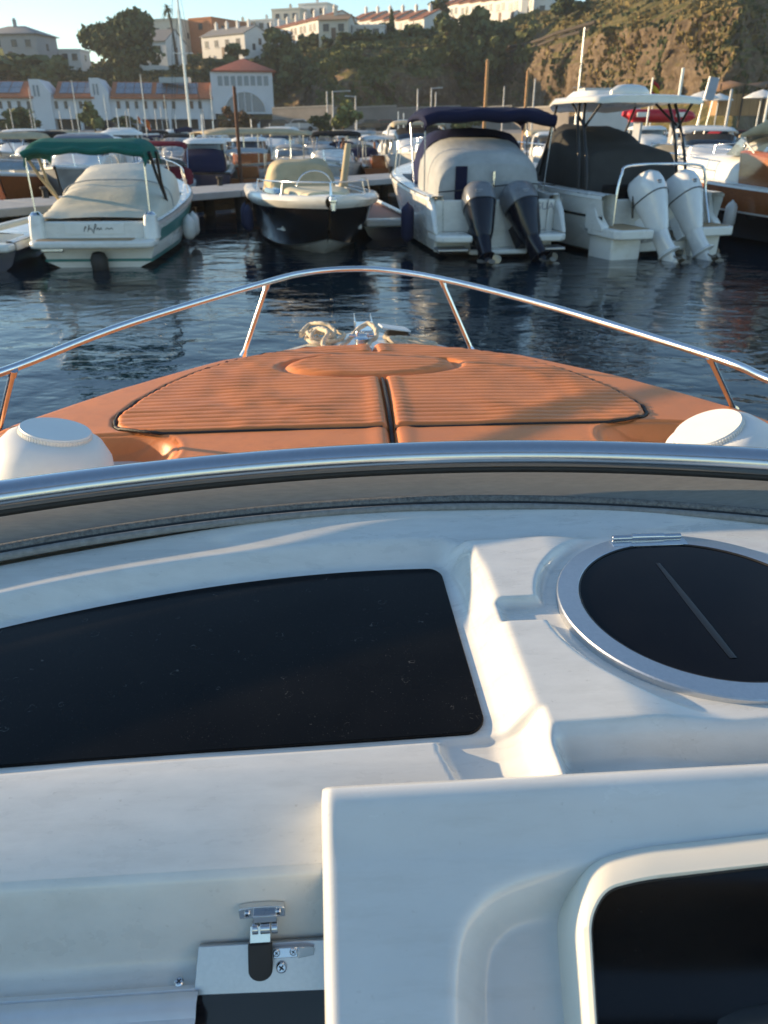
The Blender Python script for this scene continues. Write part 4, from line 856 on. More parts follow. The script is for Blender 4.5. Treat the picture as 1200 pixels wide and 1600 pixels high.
secs = [arch(0.95, 1.12, 0.85, 0.05, .5), arch(1.1, 1.16, 0.75, 0.82, .40), arch(1.35, 1.16, 0.75, 1.22, .33), arch(2.2, 1.08, 0.85, 1.30, .36), arch(3.0, 1.00, 1.0, 1.42, .40), arch(3.5, 0.96, 1.1, 1.36, .45), arch(3.75, 0.90, 1.2, 0.9, .5), arch(4.3, 0.80, 1.3, 0.12, .6)]
canopy(secs, 'cockpit_cover', c_char, b4, 0.06, 9, sub=5)
tt = MB(); secs = []
for x, w, dz in ((0.85, 1.16, 0.0), (0.95, 1.30, 0.02), (1.6, 1.34, 0.03), (2.6, 1.30, 0.02), (3.0, 1.15, -0.03), (3.4, 0.85, -0.10), (3.5, 0.6, -0.13)):
    r_ = [(w, 2.84 + dz), (w + .02, 2.88 + dz), (w - .05, 2.95 + dz), (w * .6, 2.985 + dz), (0, 3.0 + dz)]
    secs.append([(x, y, z) for y, z in r_] + [(x, -y, z) for y, z in r_[:-1][::-1]] + [(x, -w * .7, 2.86 + dz), (x, w * .7, 2.86 + dz)])
tt.loft(secs, True); top = tt.build('hardtop', hullw, b4, sharp=50)
mb = MB(); mb.tube([(2.3, 0.25 * cos(a) , 0) for a in (0,)] if False else [(1.55 + 0.0, y, 3.06) for y in np.linspace(-0.35, 0.55, 8)], [0.05, 0.13, 0.15, 0.155, 0.155, 0.15, 0.13, 0.05], 14); mb.build('rolled_tender', hullw, top)
mb = MB(); mb.loft([superring(2.6, 0.35, 2.98, .7, .5, .8), superring(2.5, 0.35, 3.12, .5, .4, .8)]); mb.build('roof_hatch', hullw, top, bevel=0.02)
rails([[(1.3, 0.9 * 0 - 0.95, 2.98), (1.3, -0.95, 3.52)]], 'antenna', hullw, top, 0.03, 8)
for sg in (1, -1):
    rails([spline([(0.95, sg * 1.22, 0.95), (1.1, sg * 1.22, 1.7), (1.45, sg * 1.18, 2.5), (1.6, sg * 1.1, 2.87)], 5), spline([(1.25, sg * 1.22, 0.95), (1.4, sg * 1.22, 1.7), (1.68, sg * 1.18, 2.5), (1.82, sg * 1.1, 2.87)], 5)], 'hardtop_frame', blkmetal, b4, 0.032, 8)
    for q in ([(3.6, sg * 0.95, 1.4), (2.9, sg * 1.02, 2.88)], [(1.5, sg * 1.15, 2.45), (2.2, sg * 1.05, 2.87)], [(1.45, sg * 1.16, 2.40), (1.0, sg * 1.08, 2.87)]): rails([q], 'frame_brace', blkmetal, b4, 0.026, 8)
rails([spline([(0.1, 1.08, 0.62), (0.12, 1.06, 1.2), (0.15, 0.98, 1.58), (0.2, 0.82, 1.72), (0.2, 0, 1.75), (0.2, -0.85, 1.72), (0.15, -1.0, 1.58), (0.12, -1.08, 1.2), (-0.1, -1.12, 0.62)], 6)], 'stern_rail', steel, b4, 0.028, 8)
rails([spline([(0.05, y + .26, 0.75), (0.12, y + .25, 1.22), (0.15, y, 1.40), (0.12, y - .25, 1.22), (0.05, y - .26, 0.75)], 6) for y in (0.4, -0.4)], 'motor_guard', blkmetal, b4, 0.022, 6)
wirebar(P, 0.5, 12, 'bow_rail', b4, 3)
mw = mat('white_cowling', (0.78, 0.78, 0.76), 0.2, var=0.04, coat=0.5)
o1 = outboard(b4, wpt(L4, R4, (0.05, 0.42, 0.74)), R4, radians(36), mw, mw, mw, 'white outboard of the hardtop boat, the one nearer the teak step', 'twin white outboards', 0.25, 1.12)
o2 = outboard(b4, wpt(L4, R4, (0.05, -0.42, 0.74)), R4, radians(36), mw, mw, mw, 'white outboard of the hardtop boat, the one nearer the varnished launch', 'twin white outboards', 0.22, 1.12)

# ---- 5: classic white cabin boat with mahogany band at the right edge
L5 = (10.1, 17.4, 0); R5 = radians(104)
b5 = empty('motorboat', 'black hulled classic boat with mahogany band, white cabin and tan bimini at right edge', 'boat', L5, R5)
P = hull_pts(8.5, 3.1, 1.18, 1.55, tr=0.9, rake=0.9, chz=0.1)
strip(P, 0, 2, 'hull', hullb, b5); band(P, 0.02, 0.10, 2, 3, 'waterline_stripe', hullw, b5, .01); strip(P, 2, 4, 'mahogany_band', mahog, b5, off=0.004); strip(P, 4, 5, 'gunwale', hullw, b5, off=0.03); deck(P, 'deck', hullw, b5, 0.30, 0.25, 0.6); transom(P, 'transom', mahog, b5, 0, 4)
canopy([arch(2.2, 1.30, 1.2, 0.95, .45), arch(2.5, 1.32, 1.22, 1.0, .4)], 'cabin_aft_frame', hullw, b5, 0, caps=(True, True))
canopy([arch(2.5, 1.28, 1.22, 0.60, .45), arch(3.6, 1.24, 1.25, 0.62, .45), arch(4.8, 1.12, 1.32, 0.50, .5), arch(5.6, 0.92, 1.40, 0.22, .55), arch(5.9, 0.8, 1.45, 0.04, .55)], 'cabin', hullw, b5, 0, caps=(True, False))
for sg in (1, -1):
    mb = MB(); mb.loft([[(0.9, sg * 1.42, 1.2), (0.9, sg * 1.34, 1.2), (0.9, sg * 1.34, 1.95), (0.9, sg * 1.42, 1.75)], [(2.3, sg * 1.42, 1.25), (2.3, sg * 1.34, 1.25), (2.5, sg * 1.26, 1.95), (2.5, sg * 1.36, 1.92)]]); mb.build('wood_side', mahog, b5, bevel=0.02)
    mb = MB(); mb.loft([superring(2.0, sg * 1.30, 1.5, .18, .08, .8), superring(1.6, sg * 1.26, 2.0, .16, .07, .8), superring(1.1, sg * 1.2, 2.45, .14, .06, .8)]); mb.build('radar_arch', hullw, b5, bevel=0.02)
    mb = MB(); mb.quad((2.6, sg * 1.22, 1.82), (3.3, sg * 1.14, 1.82), (2.75, sg * 1.12, 2.28), (2.5, sg * 1.2, 2.3)); mb.build('side_window', clearg, b5, solid=0.01)
mb = MB(); mb.quad((3.3, 1.12, 1.84), (3.3, -1.12, 1.84), (2.75, -1.05, 2.3), (2.75, 1.05, 2.3)); mb.build('windscreen', clearg, b5, solid=0.012)
canopy([arch(-0.2, 1.25, 2.25, 0.36, .5), arch(0.8, 1.36, 2.30, 0.46, .5), arch(1.8, 1.36, 2.28, 0.40, .5), arch(2.7, 1.32, 2.20, 0.12, .5)], 'bimini', c_tan, b5, 0.03, 3, solid=0.015)
for q in [[(2.6, sg * 1.31, 2.22), (1.5, sg * 1.36, 1.6)] for sg in (1, -1)] + [[(0.6, sg * 1.36, 1.3), (1.0, sg * 1.36, 2.4)] for sg in (1, -1)]: rails([q], 'bimini_pole', hullw, b5, 0.022, 8)
wirebar(P, 0.45, 8, 'bow_rail', b5, 3, mid=True)
fender(wpt(L5, R5, (2.0, 1.68, 0.6)), fend_w, 'white fender on the mahogany banded boat, beside the white outboards', L=0.5, r=0.13)
# ------------------------------------------------------------------ land: quay and hillside
rock = None
def land_mat():
    m = bpy.data.materials.new('hillside_earth'); m.use_nodes = True; n = m.node_tree.nodes; l = m.node_tree.links; p = n['Principled BSDF']
    tc = n.new('ShaderNodeTexCoord'); ge = n.new('ShaderNodeNewGeometry')
    def noise(sc, det=8, st=None, ro=0.65):
        mp = n.new('ShaderNodeMapping'); l.new(tc.outputs['Object'], mp.inputs[0])
        if st: mp.inputs['Scale'].default_value = st
        z = n.new('ShaderNodeTexNoise'); z.inputs['Scale'].default_value = sc; z.inputs['Detail'].default_value = det; z.inputs['Roughness'].default_value = ro; l.new(mp.outputs[0], z.inputs['Vector']); return z
    def ramp(src, a, b):
        r = n.new('ShaderNodeMapRange'); r.inputs[1].default_value = a; r.inputs[2].default_value = b; l.new(src, r.inputs[0]); return r.outputs[0]
    def mix(f, a, b):
        x = n.new('ShaderNodeMix'); x.data_type = 'RGBA'; l.new(f, x.inputs[0])
        for i, c in ((6, a), (7, b)):
            if isinstance(c, tuple): x.inputs[i].default_value = (*c, 1)
            else: l.new(c, x.inputs[i])
        return x.outputs[2]
    rockc = mix(ramp(noise(0.35, 9, (1, 1, 0.6)).outputs[0], 0.35, 0.65), (0.085, 0.062, 0.043), (0.22, 0.16, 0.105))
    rockc = mix(ramp(noise(1.3, 6).outputs[0], 0.52, 0.72), rockc, (0.28, 0.21, 0.14))
    dry = mix(ramp(noise(0.8, 7).outputs[0], 0.4, 0.62), (0.20, 0.155, 0.065), (0.085, 0.085, 0.032))
    sep = n.new('ShaderNodeSeparateXYZ'); l.new(ge.outputs['Normal'], sep.inputs[0])
    z1 = noise(0.12, 6)
    ad = n.new('ShaderNodeMath'); ad.operation = 'ADD'; l.new(sep.outputs[2], ad.inputs[0])
    a2 = n.new('ShaderNodeMath'); a2.operation = 'MULTIPLY_ADD'; a2.inputs[1].default_value = 0.9; a2.inputs[2].default_value = -0.45; l.new(z1.outputs[0], a2.inputs[0]); l.new(a2.outputs[0], ad.inputs[1])
    col = mix(ramp(ad.outputs[0], 0.42, 0.66), rockc, dry)
    col = mix(ramp(noise(0.9, 8).outputs[0], 0.60, 0.70), col, (0.05, 0.055, 0.022))
    l.new(col, p.inputs['Base Color']); p.inputs['Roughness'].default_value = 0.95; p.inputs['Specular IOR Level'].default_value = 0.1
    b = n.new('ShaderNodeBump'); b.inputs['Strength'].default_value = 0.9; b.inputs['Distance'].default_value = 0.7; l.new(noise(1.1, 8).outputs[0], b.inputs['Height']); l.new(b.outputs[0], p.inputs['Normal'])
    return m
# columns: photo x, distance of the foot, then photo heights of foot, cliff middle, cliff top, bank, crest
LC = [(-420, 165, 186, 150, 128, 116, 104), (-100, 172, 186, 158, 134, 118, 104), (60, 175, 186, 160, 136, 118, 100), (150, 176, 185, 158, 132, 115, 99), (300, 178, 184, 150, 122, 106, 90), (420, 176, 181, 150, 118, 96, 80),
      (470, 172, 179, 142, 112, 90, 70), (500, 160, 178, 130, 101, 82, 62), (540, 154, 177, 125, 95, 76, 58), (620, 156, 175, 122, 92, 70, 52), (690, 162, 172, 120, 91, 64, 46), (740, 172, 170, 118, 86, 60, 42), (790, 172, 168, 122, 90, 55, 32), (830, 158, 167, 118, 82, 44, 22),
      (900, 138, 166, 112, 62, 26, 6), (1000, 116, 165, 100, 42, 4, -24), (1090, 103, 165, 92, 26, -16, -48), (1146, 97, 165, 88, 14, -34, -70), (1166, 103, 165, 92, 16, -34, -74), (1205, 120, 165, 100, 24, -20, -60), (1260, 132, 165, 96, 20, -24, -60), (1420, 138, 166, 96, 20, -20, -50), (1700, 150, 168, 110, 40, 0, -20)]
cp = []
for px, Y, *ys in LC:
    dY = [0, 3.5, 7.5, 26, 48]
    col = [at_y(px, 205, Y - 6)] ; col[0].z = 2.2
    for py, d in zip(ys, dY): col.append(at_y(px, py, Y + d))
    a = col[-1]; col.append(Vector((a.x * 1.25, a.y + 60, a.z + 1.0))); col.append(Vector((a.x * 1.9, a.y + 190, a.z - 12)))
    cp.append(col)
LX = [c[0] for c in LC]
NU, NV = 520, 150
us = np.interp(np.linspace(0, 1, NU), [0, .12, .9, 1], [-420, -60, 1260, 1700])
vk = np.concatenate([np.linspace(0, 1, 6), np.linspace(1, 3, 72)[1:], np.linspace(3, 5, 56)[1:], np.linspace(5, 7, 20)[1:]])
cpa = np.array([[list(p) for p in c] for c in cp])                       # columns x 8 x 3
colu = np.stack([np.stack([np.interp(us, LX, cpa[:, j, k]) for k in range(3)], -1) for j in range(8)], 1)   # NU x 8 x 3
G = np.zeros((len(vk), NU, 3))
for i, v in enumerate(vk):
    j = min(int(v), 6); f = v - j; G[i] = colu[:, j] * (1 - f) + colu[:, j + 1] * f
def fbm(p, o=5):
    a = 0; s = 1
    for k in range(o): a += s * mnoise.noise(p); p = p * 2.03; s *= 0.5
    return a
for i, v in enumerate(vk):
    amp = 0.0 if v < 0.9 else (1.0 if v < 3.2 else max(0.35, 1 - (v - 3.2) * .5)) * min(1, (v - 0.9) * 3)
    for j in range(NU):
        p = Vector(G[i, j])
        rx = 1.0 if us[j] > 760 or 455 < us[j] < 700 else 0.45
        d1 = fbm(Vector((p.x * 0.10, p.y * 0.10, p.z * 0.13))); d2 = fbm(Vector((p.x * 0.35 + 7, p.y * 0.35, p.z * 0.16 + 3)), 4); d3 = abs(mnoise.noise(Vector((p.x * 0.22 + p.z * 0.12, p.y * 0.22, p.z * 0.06))))
        G[i, j, 1] += amp * rx * (-2.6 * d1 - 1.3 * d2 + 3.0 * d3)
        G[i, j, 0] += amp * rx * (1.2 * d2 - 1.0 * d1)
        G[i, j, 2] += amp * (0.45 if v > 3 else 0.3) * d2
tag(np_grid('hillside', G[:, ::-1, 0], G[:, ::-1, 1], G[:, ::-1, 2], land_mat(), None, None), kind='structure')
def hillz(px, v):      # a point on the hillside: photo column, place along the profile
    i = np.interp(v, vk, np.arange(len(vk))); j = np.interp(px, us, np.arange(NU)); i0 = int(min(i, len(vk) - 1.001)); j0 = int(min(j, NU - 1.001)); fi = i - i0; fj = j - j0
    q = G[i0, j0] * (1 - fi) * (1 - fj) + G[i0 + 1, j0] * fi * (1 - fj) + G[i0, j0 + 1] * (1 - fi) * fj + G[i0 + 1, j0 + 1] * fi * fj
    return Vector(q)
# quay: one concrete shelf along the shore
asph = mat('quay_concrete', (0.22, 0.21, 0.195), 0.9, var=0.15, vscale=0.5)
qm = MB(); pts = []
front = [(-90, 128), (-20, 134), (0, 128), (20, 112), (38, 88), (70, 76), (120, 70)]
back = [(-130, 190), (-40, 190), (0, 190), (30, 180), (55, 140), (110, 130), (180, 130)]
qm.loft([[(x, y, -0.5) for x, y in front], [(x, y, 1.75) for x, y in front], [(x, y + .5, 1.9) for x, y in front], [(x, y, 2.6) for x, y in back]], False, False, False)
tag(qm.build('quay', asph), kind='structure')
# retaining wall along the foot of the cliff
rw = empty('retaining_wall', 'long grey retaining wall along the foot of the dark cliff', 'wall', (0, 0, 0))
wallm = mat('grey_render', (0.20, 0.18, 0.16), 0.9, var=0.2, vscale=0.4, bump=0.3, bscale=3)
wp = [(425, 148), (520, 142), (620, 143), (720, 147), (800, 142), (890, 128)]
for (a, Ya), (b, Yb) in zip(wp[:-1], wp[1:]):
    p, q = at_y(a, 176, Ya), at_y(b, 172, Yb); p2, q2 = at_y(a, 170, Ya), at_y(b, 166, Yb); k = Vector((0, .45, 0)); p.z = q.z = 1.9
    m = MB(); m.loft([[p, q, q + k, p + k], [p2, q2, q2 + k, p2 + k]]); m.build('wall_panel', wallm, rw)
    m = MB(); m.loft([[p2 - k * .3, q2 - k * .3, q2 + k * 1.3, p2 + k * 1.3], [p2 - k * .3 + Vector((0, 0, .18)), q2 - k * .3 + Vector((0, 0, .18)), q2 + k * 1.3 + Vector((0, 0, .18)), p2 + k * 1.3 + Vector((0, 0, .18))]]); m.build('coping', mat('pale_coping', (0.30, 0.28, 0.25), 0.85), rw)
# fence on the cliff top
def fence_line(name, label, cat, pts, h, n, m, rail=0.06):
    o = empty(name, label, cat)
    L = [(Vector(a)) for a in pts]; seg = []
    for k in range(n + 1):
        f = k / n * (len(L) - 1); i = min(int(f), len(L) - 2); seg.append(L[i].lerp(L[i + 1], f - i))
    for p in seg:
        a = MB(); a.box((p.x, p.y, p.z + h / 2 - .2), (0.12, 0.12, h + .4)); a.build('post', m, o)
    for z in (0.35, 0.97):
        for p, q in zip(seg[:-1], seg[1:]): 
            a = MB(); a.tube([p + Vector((0, 0, h * z)), q + Vector((0, 0, h * z))], rail, 6); a.build('rail', m, o)
    return o
dkw = mat('dark_weathered_wood', (0.06, 0.045, 0.033), 0.9)
fence_line('railing', 'thin railing along the top edge of the dark cliff below the cypress', 'railing', [hillz(x, 3.15) + Vector((0, 0, 0.1)) for x in (540, 580, 620, 660, 700, 735)], 1.6, 14, dkw)
fence_line('path_fence', 'dark board fence climbing the slope above the golden cliff', 'fence', [hillz(x, v) + Vector((0, 0, -0.3)) for x, v in ((775, 3.1), (800, 3.12), (825, 3.15), (850, 3.18), (875, 3.2), (900, 3.25), (925, 3.3))], 1.3, 18, dkw, 0.30)

# ------------------------------------------------------------------ plants
def leafm(name, c, c2): return mat(name, c, 0.85, var=0.35, vscale=0.9, col2=c2, c2lo=0.45, c2hi=0.65, c2scale=0.5, spec=0.12)
lf_dark = leafm('dark_foliage', (0.095, 0.115, 0.052), (0.060, 0.078, 0.036)); lf_mid = leafm('mid_foliage', (0.13, 0.14, 0.060), (0.08, 0.10, 0.04)); lf_olive = leafm('olive_foliage', (0.105, 0.115, 0.055), (0.055, 0.070, 0.030)); lf_pale = leafm('pale_foliage', (0.19, 0.20, 0.08), (0.10, 0.12, 0.045)); lf_red = leafm('rusty_foliage', (0.16, 0.095, 0.055), (0.09, 0.07, 0.03)); lf_dry = leafm('dry_grass', (0.27, 0.20, 0.085), (0.14, 0.11, 0.045))
bark = mat('bark', (0.10, 0.075, 0.05), 0.95, var=0.3)
def leaf_mesh(blobs, n, size, seed, flat=1.0):
    r = np.random.RandomState(seed); B = np.array(blobs); wgt = (B[:, 3] * B[:, 4] * B[:, 5]) ** 0.75; wgt /= wgt.sum()
    idx = r.choice(len(B), n, p=wgt); d = r.normal(size=(n, 3)); d /= np.linalg.norm(d, axis=1)[:, None]
    rad = r.rand(n) ** 0.33 * 0.45 + 0.6 * (r.rand(n) > 0.35) * 0.75; rad = np.clip(rad, 0, 1.08)
    c = B[idx, :3] + d * rad[:, None] * B[idx, 3:6]
    nrm = d * 0.6 + r.normal(size=(n, 3)) * 0.6; nrm /= np.linalg.norm(nrm, axis=1)[:, None]
    t = np.cross(nrm, r.normal(size=(n, 3))); t /= np.linalg.norm(t, axis=1)[:, None]; b = np.cross(nrm, t)
    s = size * (0.55 + 0.9 * r.rand(n))[:, None]
    V = np.stack([c - t * s - b * s * .6, c + t * s * .9 - b * s * .5, c + t * s + b * s * .7, c - t * s * .8 + b * s * .6], 1).reshape(-1, 3)
    return V
def leaf_obj(name, V, m, parent=None):
    q = len(V) // 4; me = bpy.data.meshes.new(name); me.vertices.add(len(V)); me.vertices.foreach_set('co', V.astype(np.float32).ravel())
    me.loops.add(len(V)); me.loops.foreach_set('vertex_index', np.arange(len(V), dtype=np.int32)); me.polygons.add(q); me.polygons.foreach_set('loop_start', (np.arange(q) * 4).astype(np.int32)); me.update(); me.materials.append(m)
    o = bpy.data.objects.new(name, me); COL.objects.link(o)
    if parent is not None: o.parent = parent; KIDS.setdefault(parent.name, []).append(o)
    return o
def make_tree(name, label, cat, H, W, m, n, size, seed, loc, trunk=0.35, lobes=14, group=None, spread=1.0, lowf=0.3):
    r = random.Random(seed); o = empty(name, label, cat, loc, r.uniform(0, 6), group)
    bl = []; tk = MB(); tk.tube([(0, 0, -0.5), (0.1, 0, H * .2), (0.0, 0.1, H * .45), (0.1, 0, H * .7)], [H * .035, H * .03, H * .022, H * .01], 8)
    for k in range(lobes):
        a = r.uniform(0, 2 * pi); f = r.random() ** .6; z = H * (lowf + (0.93 - lowf) * r.random()); env = sqrt(max(0.05, 1 - ((z / H - 0.58) / 0.55) ** 2)); rr = W / 2 * f * env * .82
        s = W * r.uniform(.13, .24); p = (rr * cos(a), rr * sin(a), z); bl.append((*p, s, s, s * .75))
        tk.tube([(0.05, 0.05, H * .35), (p[0] * .5, p[1] * .5, H * .25 + z * .35), (p[0] * .9, p[1] * .9, z * .95)], [H * .014, H * .01, H * .004], 5)
    tk.build('trunk', bark, o, sharp=60); leaf_obj('crown', leaf_mesh(bl, n, size, seed), m, o)
    return o
P_ = lambda px, py, Y: at_y(px, py, Y)
t = at_y(199, 122, 186); make_tree('broad_tree', 'large dark broad crowned tree on the slope above the harbour building', 'tree', 11.4, 15.6, lf_dark, 6800, 0.46, 3, t, lobes=34, lowf=0.34)
t = at_y(196, 134, 180); make_tree('olive_tree', 'grey green smaller tree in front of the large broad crowned tree', 'tree', 9.4, 8.6, lf_olive, 1900, 0.38, 5, t, lobes=14, lowf=0.12)
# palm
def palm(loc, H, label):
    o = empty('palm_tree', label, 'palm', loc); m = MB(); m.tube([(0, 0, -.5), (-.15, 0, H * .4), (-.55, 0, H * .8), (-.95, 0, H)], [.34, .28, .24, .26], 8); m.build('trunk', bark, o, sharp=60)
    c = MB(); r = random.Random(4)
    for k in range(42):
        a = r.uniform(0, 2 * pi); el = r.uniform(-1.1, 1.2); L = r.uniform(1.3, 2.0); prev = None
        pts = [Vector((-.95 + cos(a) * cos(el) * L * f, sin(a) * cos(el) * L * f, H + sin(el) * L * f - .9 * f * f)) for f in (0, .35, .7, 1)]
        for i in range(3):
            side = Vector((-sin(a), cos(a), 0.2)) * (.18 if i < 2 else .1); c.quad(pts[i] - side, pts[i] + side, pts[i + 1] + side * .8, pts[i + 1] - side * .8)
    c.build('crown', lf_dark, o)
palm(at_y(277, 98, 205), 10.6, 'tall thin palm tree rising behind the white house, left of the brick building')
# cypress
def cypress(loc, H, W, label):
    o = empty('cypress', label, 'tree', loc); bl = [(0, 0, H * z, W / 2 * (1.05 - abs(z - .35) * 1.25), W / 2 * (1.05 - abs(z - .35) * 1.25), H * .12) for z in np.linspace(.06, .95, 9)]
    m = MB(); m.tube([(0, 0, -.4), (0, 0, H * .6)], [.15, .05], 6); m.build('trunk', bark, o); leaf_obj('crown', leaf_mesh(bl, 900, .26, 8), lf_dark, o)
cypress(at_y(612, 64, 196), 5.6, 1.7, 'slim dark cypress in front of the white terraces')
bush_protos = []
for k, (m, s) in enumerate(((lf_dark, 11), (lf_mid, 12), (lf_olive, 13), (lf_pale, 14))):
    o = make_tree('shrub', 'x', 'shrub', 4.0, 5.0, m, 650, 0.34, s, (0, -500, -50), lobes=9, lowf=0.18); bush_protos.append(o)
NAMES = ['dark', 'mid green', 'grey green', 'pale']
def plant(kind, p, H, Wf, label, group, name='shrub', cat='shrub'):
    c = copy_tree(bush_protos[kind], None, None, label, p, rnd.uniform(0, 6), (H / 4 * Wf, H / 4 * Wf, H / 4)); c.name = name; c['category'] = cat; c['group'] = group; return c
# trees that stand out, each with its own label
for px, py, Y, k, H, Wf, lab in ((640, 72, 190, 0, 5.5, .9, 'dark round tree below the white gable, right of the cypress'), (663, 70, 190, 0, 4.0, 1.2, 'low dark tree beside the white gable end, left of the tall grove'), (735, 82, 176, 1, 8.0, .9, 'tallest green tree of the grove between the two cliffs'), (700, 82, 176, 1, 7.0, .9, 'green tree of the grove directly above the dark cliff edge'),
        (768, 92, 174, 0, 8.5, .8, 'dark tree at the right end of the grove beside the golden slope'), (770, 108, 168, 1, 5.5, .8, 'mid green bush at the foot of the grove, left of the golden cliff'), (730, 110, 170, 0, 6.5, 1.0, 'dark bush in the gully between the two cliffs'), (20, 136, 178, 0, 8.0, 2.0, 'wide dark tree at the far left above the solar panel roof'), (75, 140, 178, 0, 6.0, 1.5, 'dark tree left of the first white turret'),
        (365, 106, 184, 1, 4.6, 1.5, 'mid green tree just below the white gabled house'), (345, 118, 180, 2, 3.0, 1.6, 'grey green bush above the orange roof, beside the red hipped tower'), (440, 96, 182, 1, 6.2, 1.2, 'green tree right of the red hipped tower roof'), (448, 132, 176, 1, 5.2, 1.0, 'green bush beside the tower wall, below the hedge'), (885, 22, 166, 0, 3.2, 1.6, 'dark bush at the end of the upper white terrace'), (905, 20, 164, 0, 2.6, 1.5, 'small dark bush on the grassy crest, right of the upper terrace'), (680, 22, 215, 0, 4.2, 1.4, 'dark pine crown behind the tiled roofs at the skyline')):
    plant(k, at_y(px, py, Y) - Vector((0, 0, .3)), H, Wf, lab, None, 'tree', 'tree')['group'] = 'trees on the hillside'
# hedge and scrub in groups
for k in range(26):
    f = k / 25; px = 408 + 200 * f; v = 4.4 + 0.25 * sin(k * 2.3); plant([0, 0, 1][k % 3], hillz(px, v) - Vector((0, 0, .3)), rnd.uniform(2.6, 3.8), rnd.uniform(1.0, 1.4), ['dark shrub of the hedge below the white terraces', 'dark shrub of the hedge below the white terraces', 'lighter green shrub of the hedge below the white terraces'][k % 3], ['dark hedge shrubs', 'dark hedge shrubs', 'green hedge shrubs'][k % 3])
for k in range(30):
    px = rnd.uniform(-40, 420); v = rnd.uniform(2.4, 4.6); kk = rnd.choice([0, 1, 2, 2]); plant(kk, hillz(px, v) - Vector((0, 0, .3)), rnd.uniform(1.2, 2.6), rnd.uniform(1.1, 1.8), NAMES[kk] + ' shrub scattered on the dry bank above the harbour building', NAMES[kk] + ' bank shrubs')
for k in range(22):
    px = rnd.uniform(425, 480) if k < 12 else rnd.uniform(700, 800); v = rnd.uniform(1.6, 3.4); kk = rnd.choice([0, 1, 1]); lab = ' shrub on the slope beside the tower' if k < 12 else ' shrub in the gully left of the golden cliff'
    plant(kk, hillz(px, v) - Vector((0, 0, .3)), rnd.uniform(2.0, 4.0), rnd.uniform(.9, 1.3), NAMES[kk] + lab, NAMES[kk] + lab[6:])
for k in range(9):
    px = rnd.uniform(830, 1180); v = rnd.uniform(1.6, 4.2); kk = rnd.choice([0, 1, 2, 3]); plant(kk, hillz(px, v) - Vector((0, 0, .2)), rnd.uniform(.7, 1.9), rnd.uniform(1.0, 1.5), NAMES[kk] + ' bush clinging to the golden cliff', NAMES[kk] + ' cliff bushes')
for px, Y, kk, H, Wf, lab in ((148, 118, 3, 3.4, 1.0, 'pale flowering bush on the quay in front of the white building'), (30, 120, 1, 3.0, 1.8, 'green bush at the left end of the quay, nearest the picture edge'), (42, 122, 0, 3.0, 1.5, 'dark bush on the quay beside the first turret'), (198, 116, 2, 1.8, 1.7, 'low grey green bush on the quay right of the pale bush'), (365, 112, 3, 2.8, 1.2, 'rust tinged bush on the quay under the arched window'), (395, 112, 0, 2.4, 1.4, 'dark bush on the quay right of the rust tinged bush'), (498, 112, 0, 2.4, 1.3, 'dark bush on the quay by the thin lamp posts'), (537, 108, 3, 3.4, 1.1, 'tall pale bush on the quay in front of the grey wall'), (680, 112, 2, 2.0, 1.6, 'grey green bush on the quay left of the navy bimini'), (725, 112, 3, 2.3, 1.5, 'pale bush on the quay just above the navy bimini')):
    p = at_y(px, 200, Y); p.z = 2.0; c = plant(kk, p, H, Wf, lab, None); c['group'] = 'bushes along the quay'
    if 'rust' in lab:
        for ch in KIDS[c.name] if c.name in KIDS else c.children:
            if ch.name.startswith('crown'): ch.material_slots[0].link = 'OBJECT'; ch.material_slots[0].material = lf_red
for o in bush_protos:
    for ch in list(o.children): bpy.data.objects.remove(ch)
    bpy.data.objects.remove(o)
# ground cover over the banks: one mass of small tufts
def tufts(n, pxr, vr, m, size, seed, name, dens=0.0):
    r = np.random.RandomState(seed); V = []
    for k in range(n):
        px = r.uniform(*pxr); v = r.uniform(*vr); p = hillz(px, v)
        if mnoise.noise(Vector((p.x * .13 + seed, p.y * .13, p.z * .1))) < dens: continue
        h = size * r.uniform(.5, 1.4)
        for q in range(3):
            a = r.uniform(0, 6.28); w = h * r.uniform(.4, .9); lean = r.normal(size=2) * h * .4
            V += [(p.x - cos(a) * w, p.y - sin(a) * w, p.z - .15), (p.x + cos(a) * w, p.y + sin(a) * w, p.z - .15), (p.x + cos(a) * w * .8 + lean[0], p.y + sin(a) * w * .8 + lean[1], p.z + h), (p.x - cos(a) * w * .8 + lean[0], p.y - sin(a) * w * .8 + lean[1], p.z + h * .8)]
    tag(leaf_obj(name, np.array(V), m), kind='stuff')
tufts(2600, (-60, 480), (2.2, 5.0), lf_olive, .75, 1, 'bank_scrub', -0.15); tufts(2200, (-60, 480), (2.2, 5.0), lf_dry, .55, 2, 'dry_grass', -0.1); tufts(3000, (480, 840), (2.6, 5.0), lf_mid, .8, 3, 'hill_scrub', -0.1); tufts(1600, (480, 800), (2.6, 5.0), lf_dry, .55, 9, 'hill_grass', -0.05)
tufts(5200, (800, 1240), (1.1, 5.0), lf_dry, .32, 4, 'cliff_grass', -0.1); tufts(3600, (800, 1240), (1.2, 5.0), lf_olive, .36, 5, 'cliff_scrub', 0.05); tufts(900, (480, 720), (1.3, 3.0), lf_mid, .6, 6, 'ivy', 0.12)

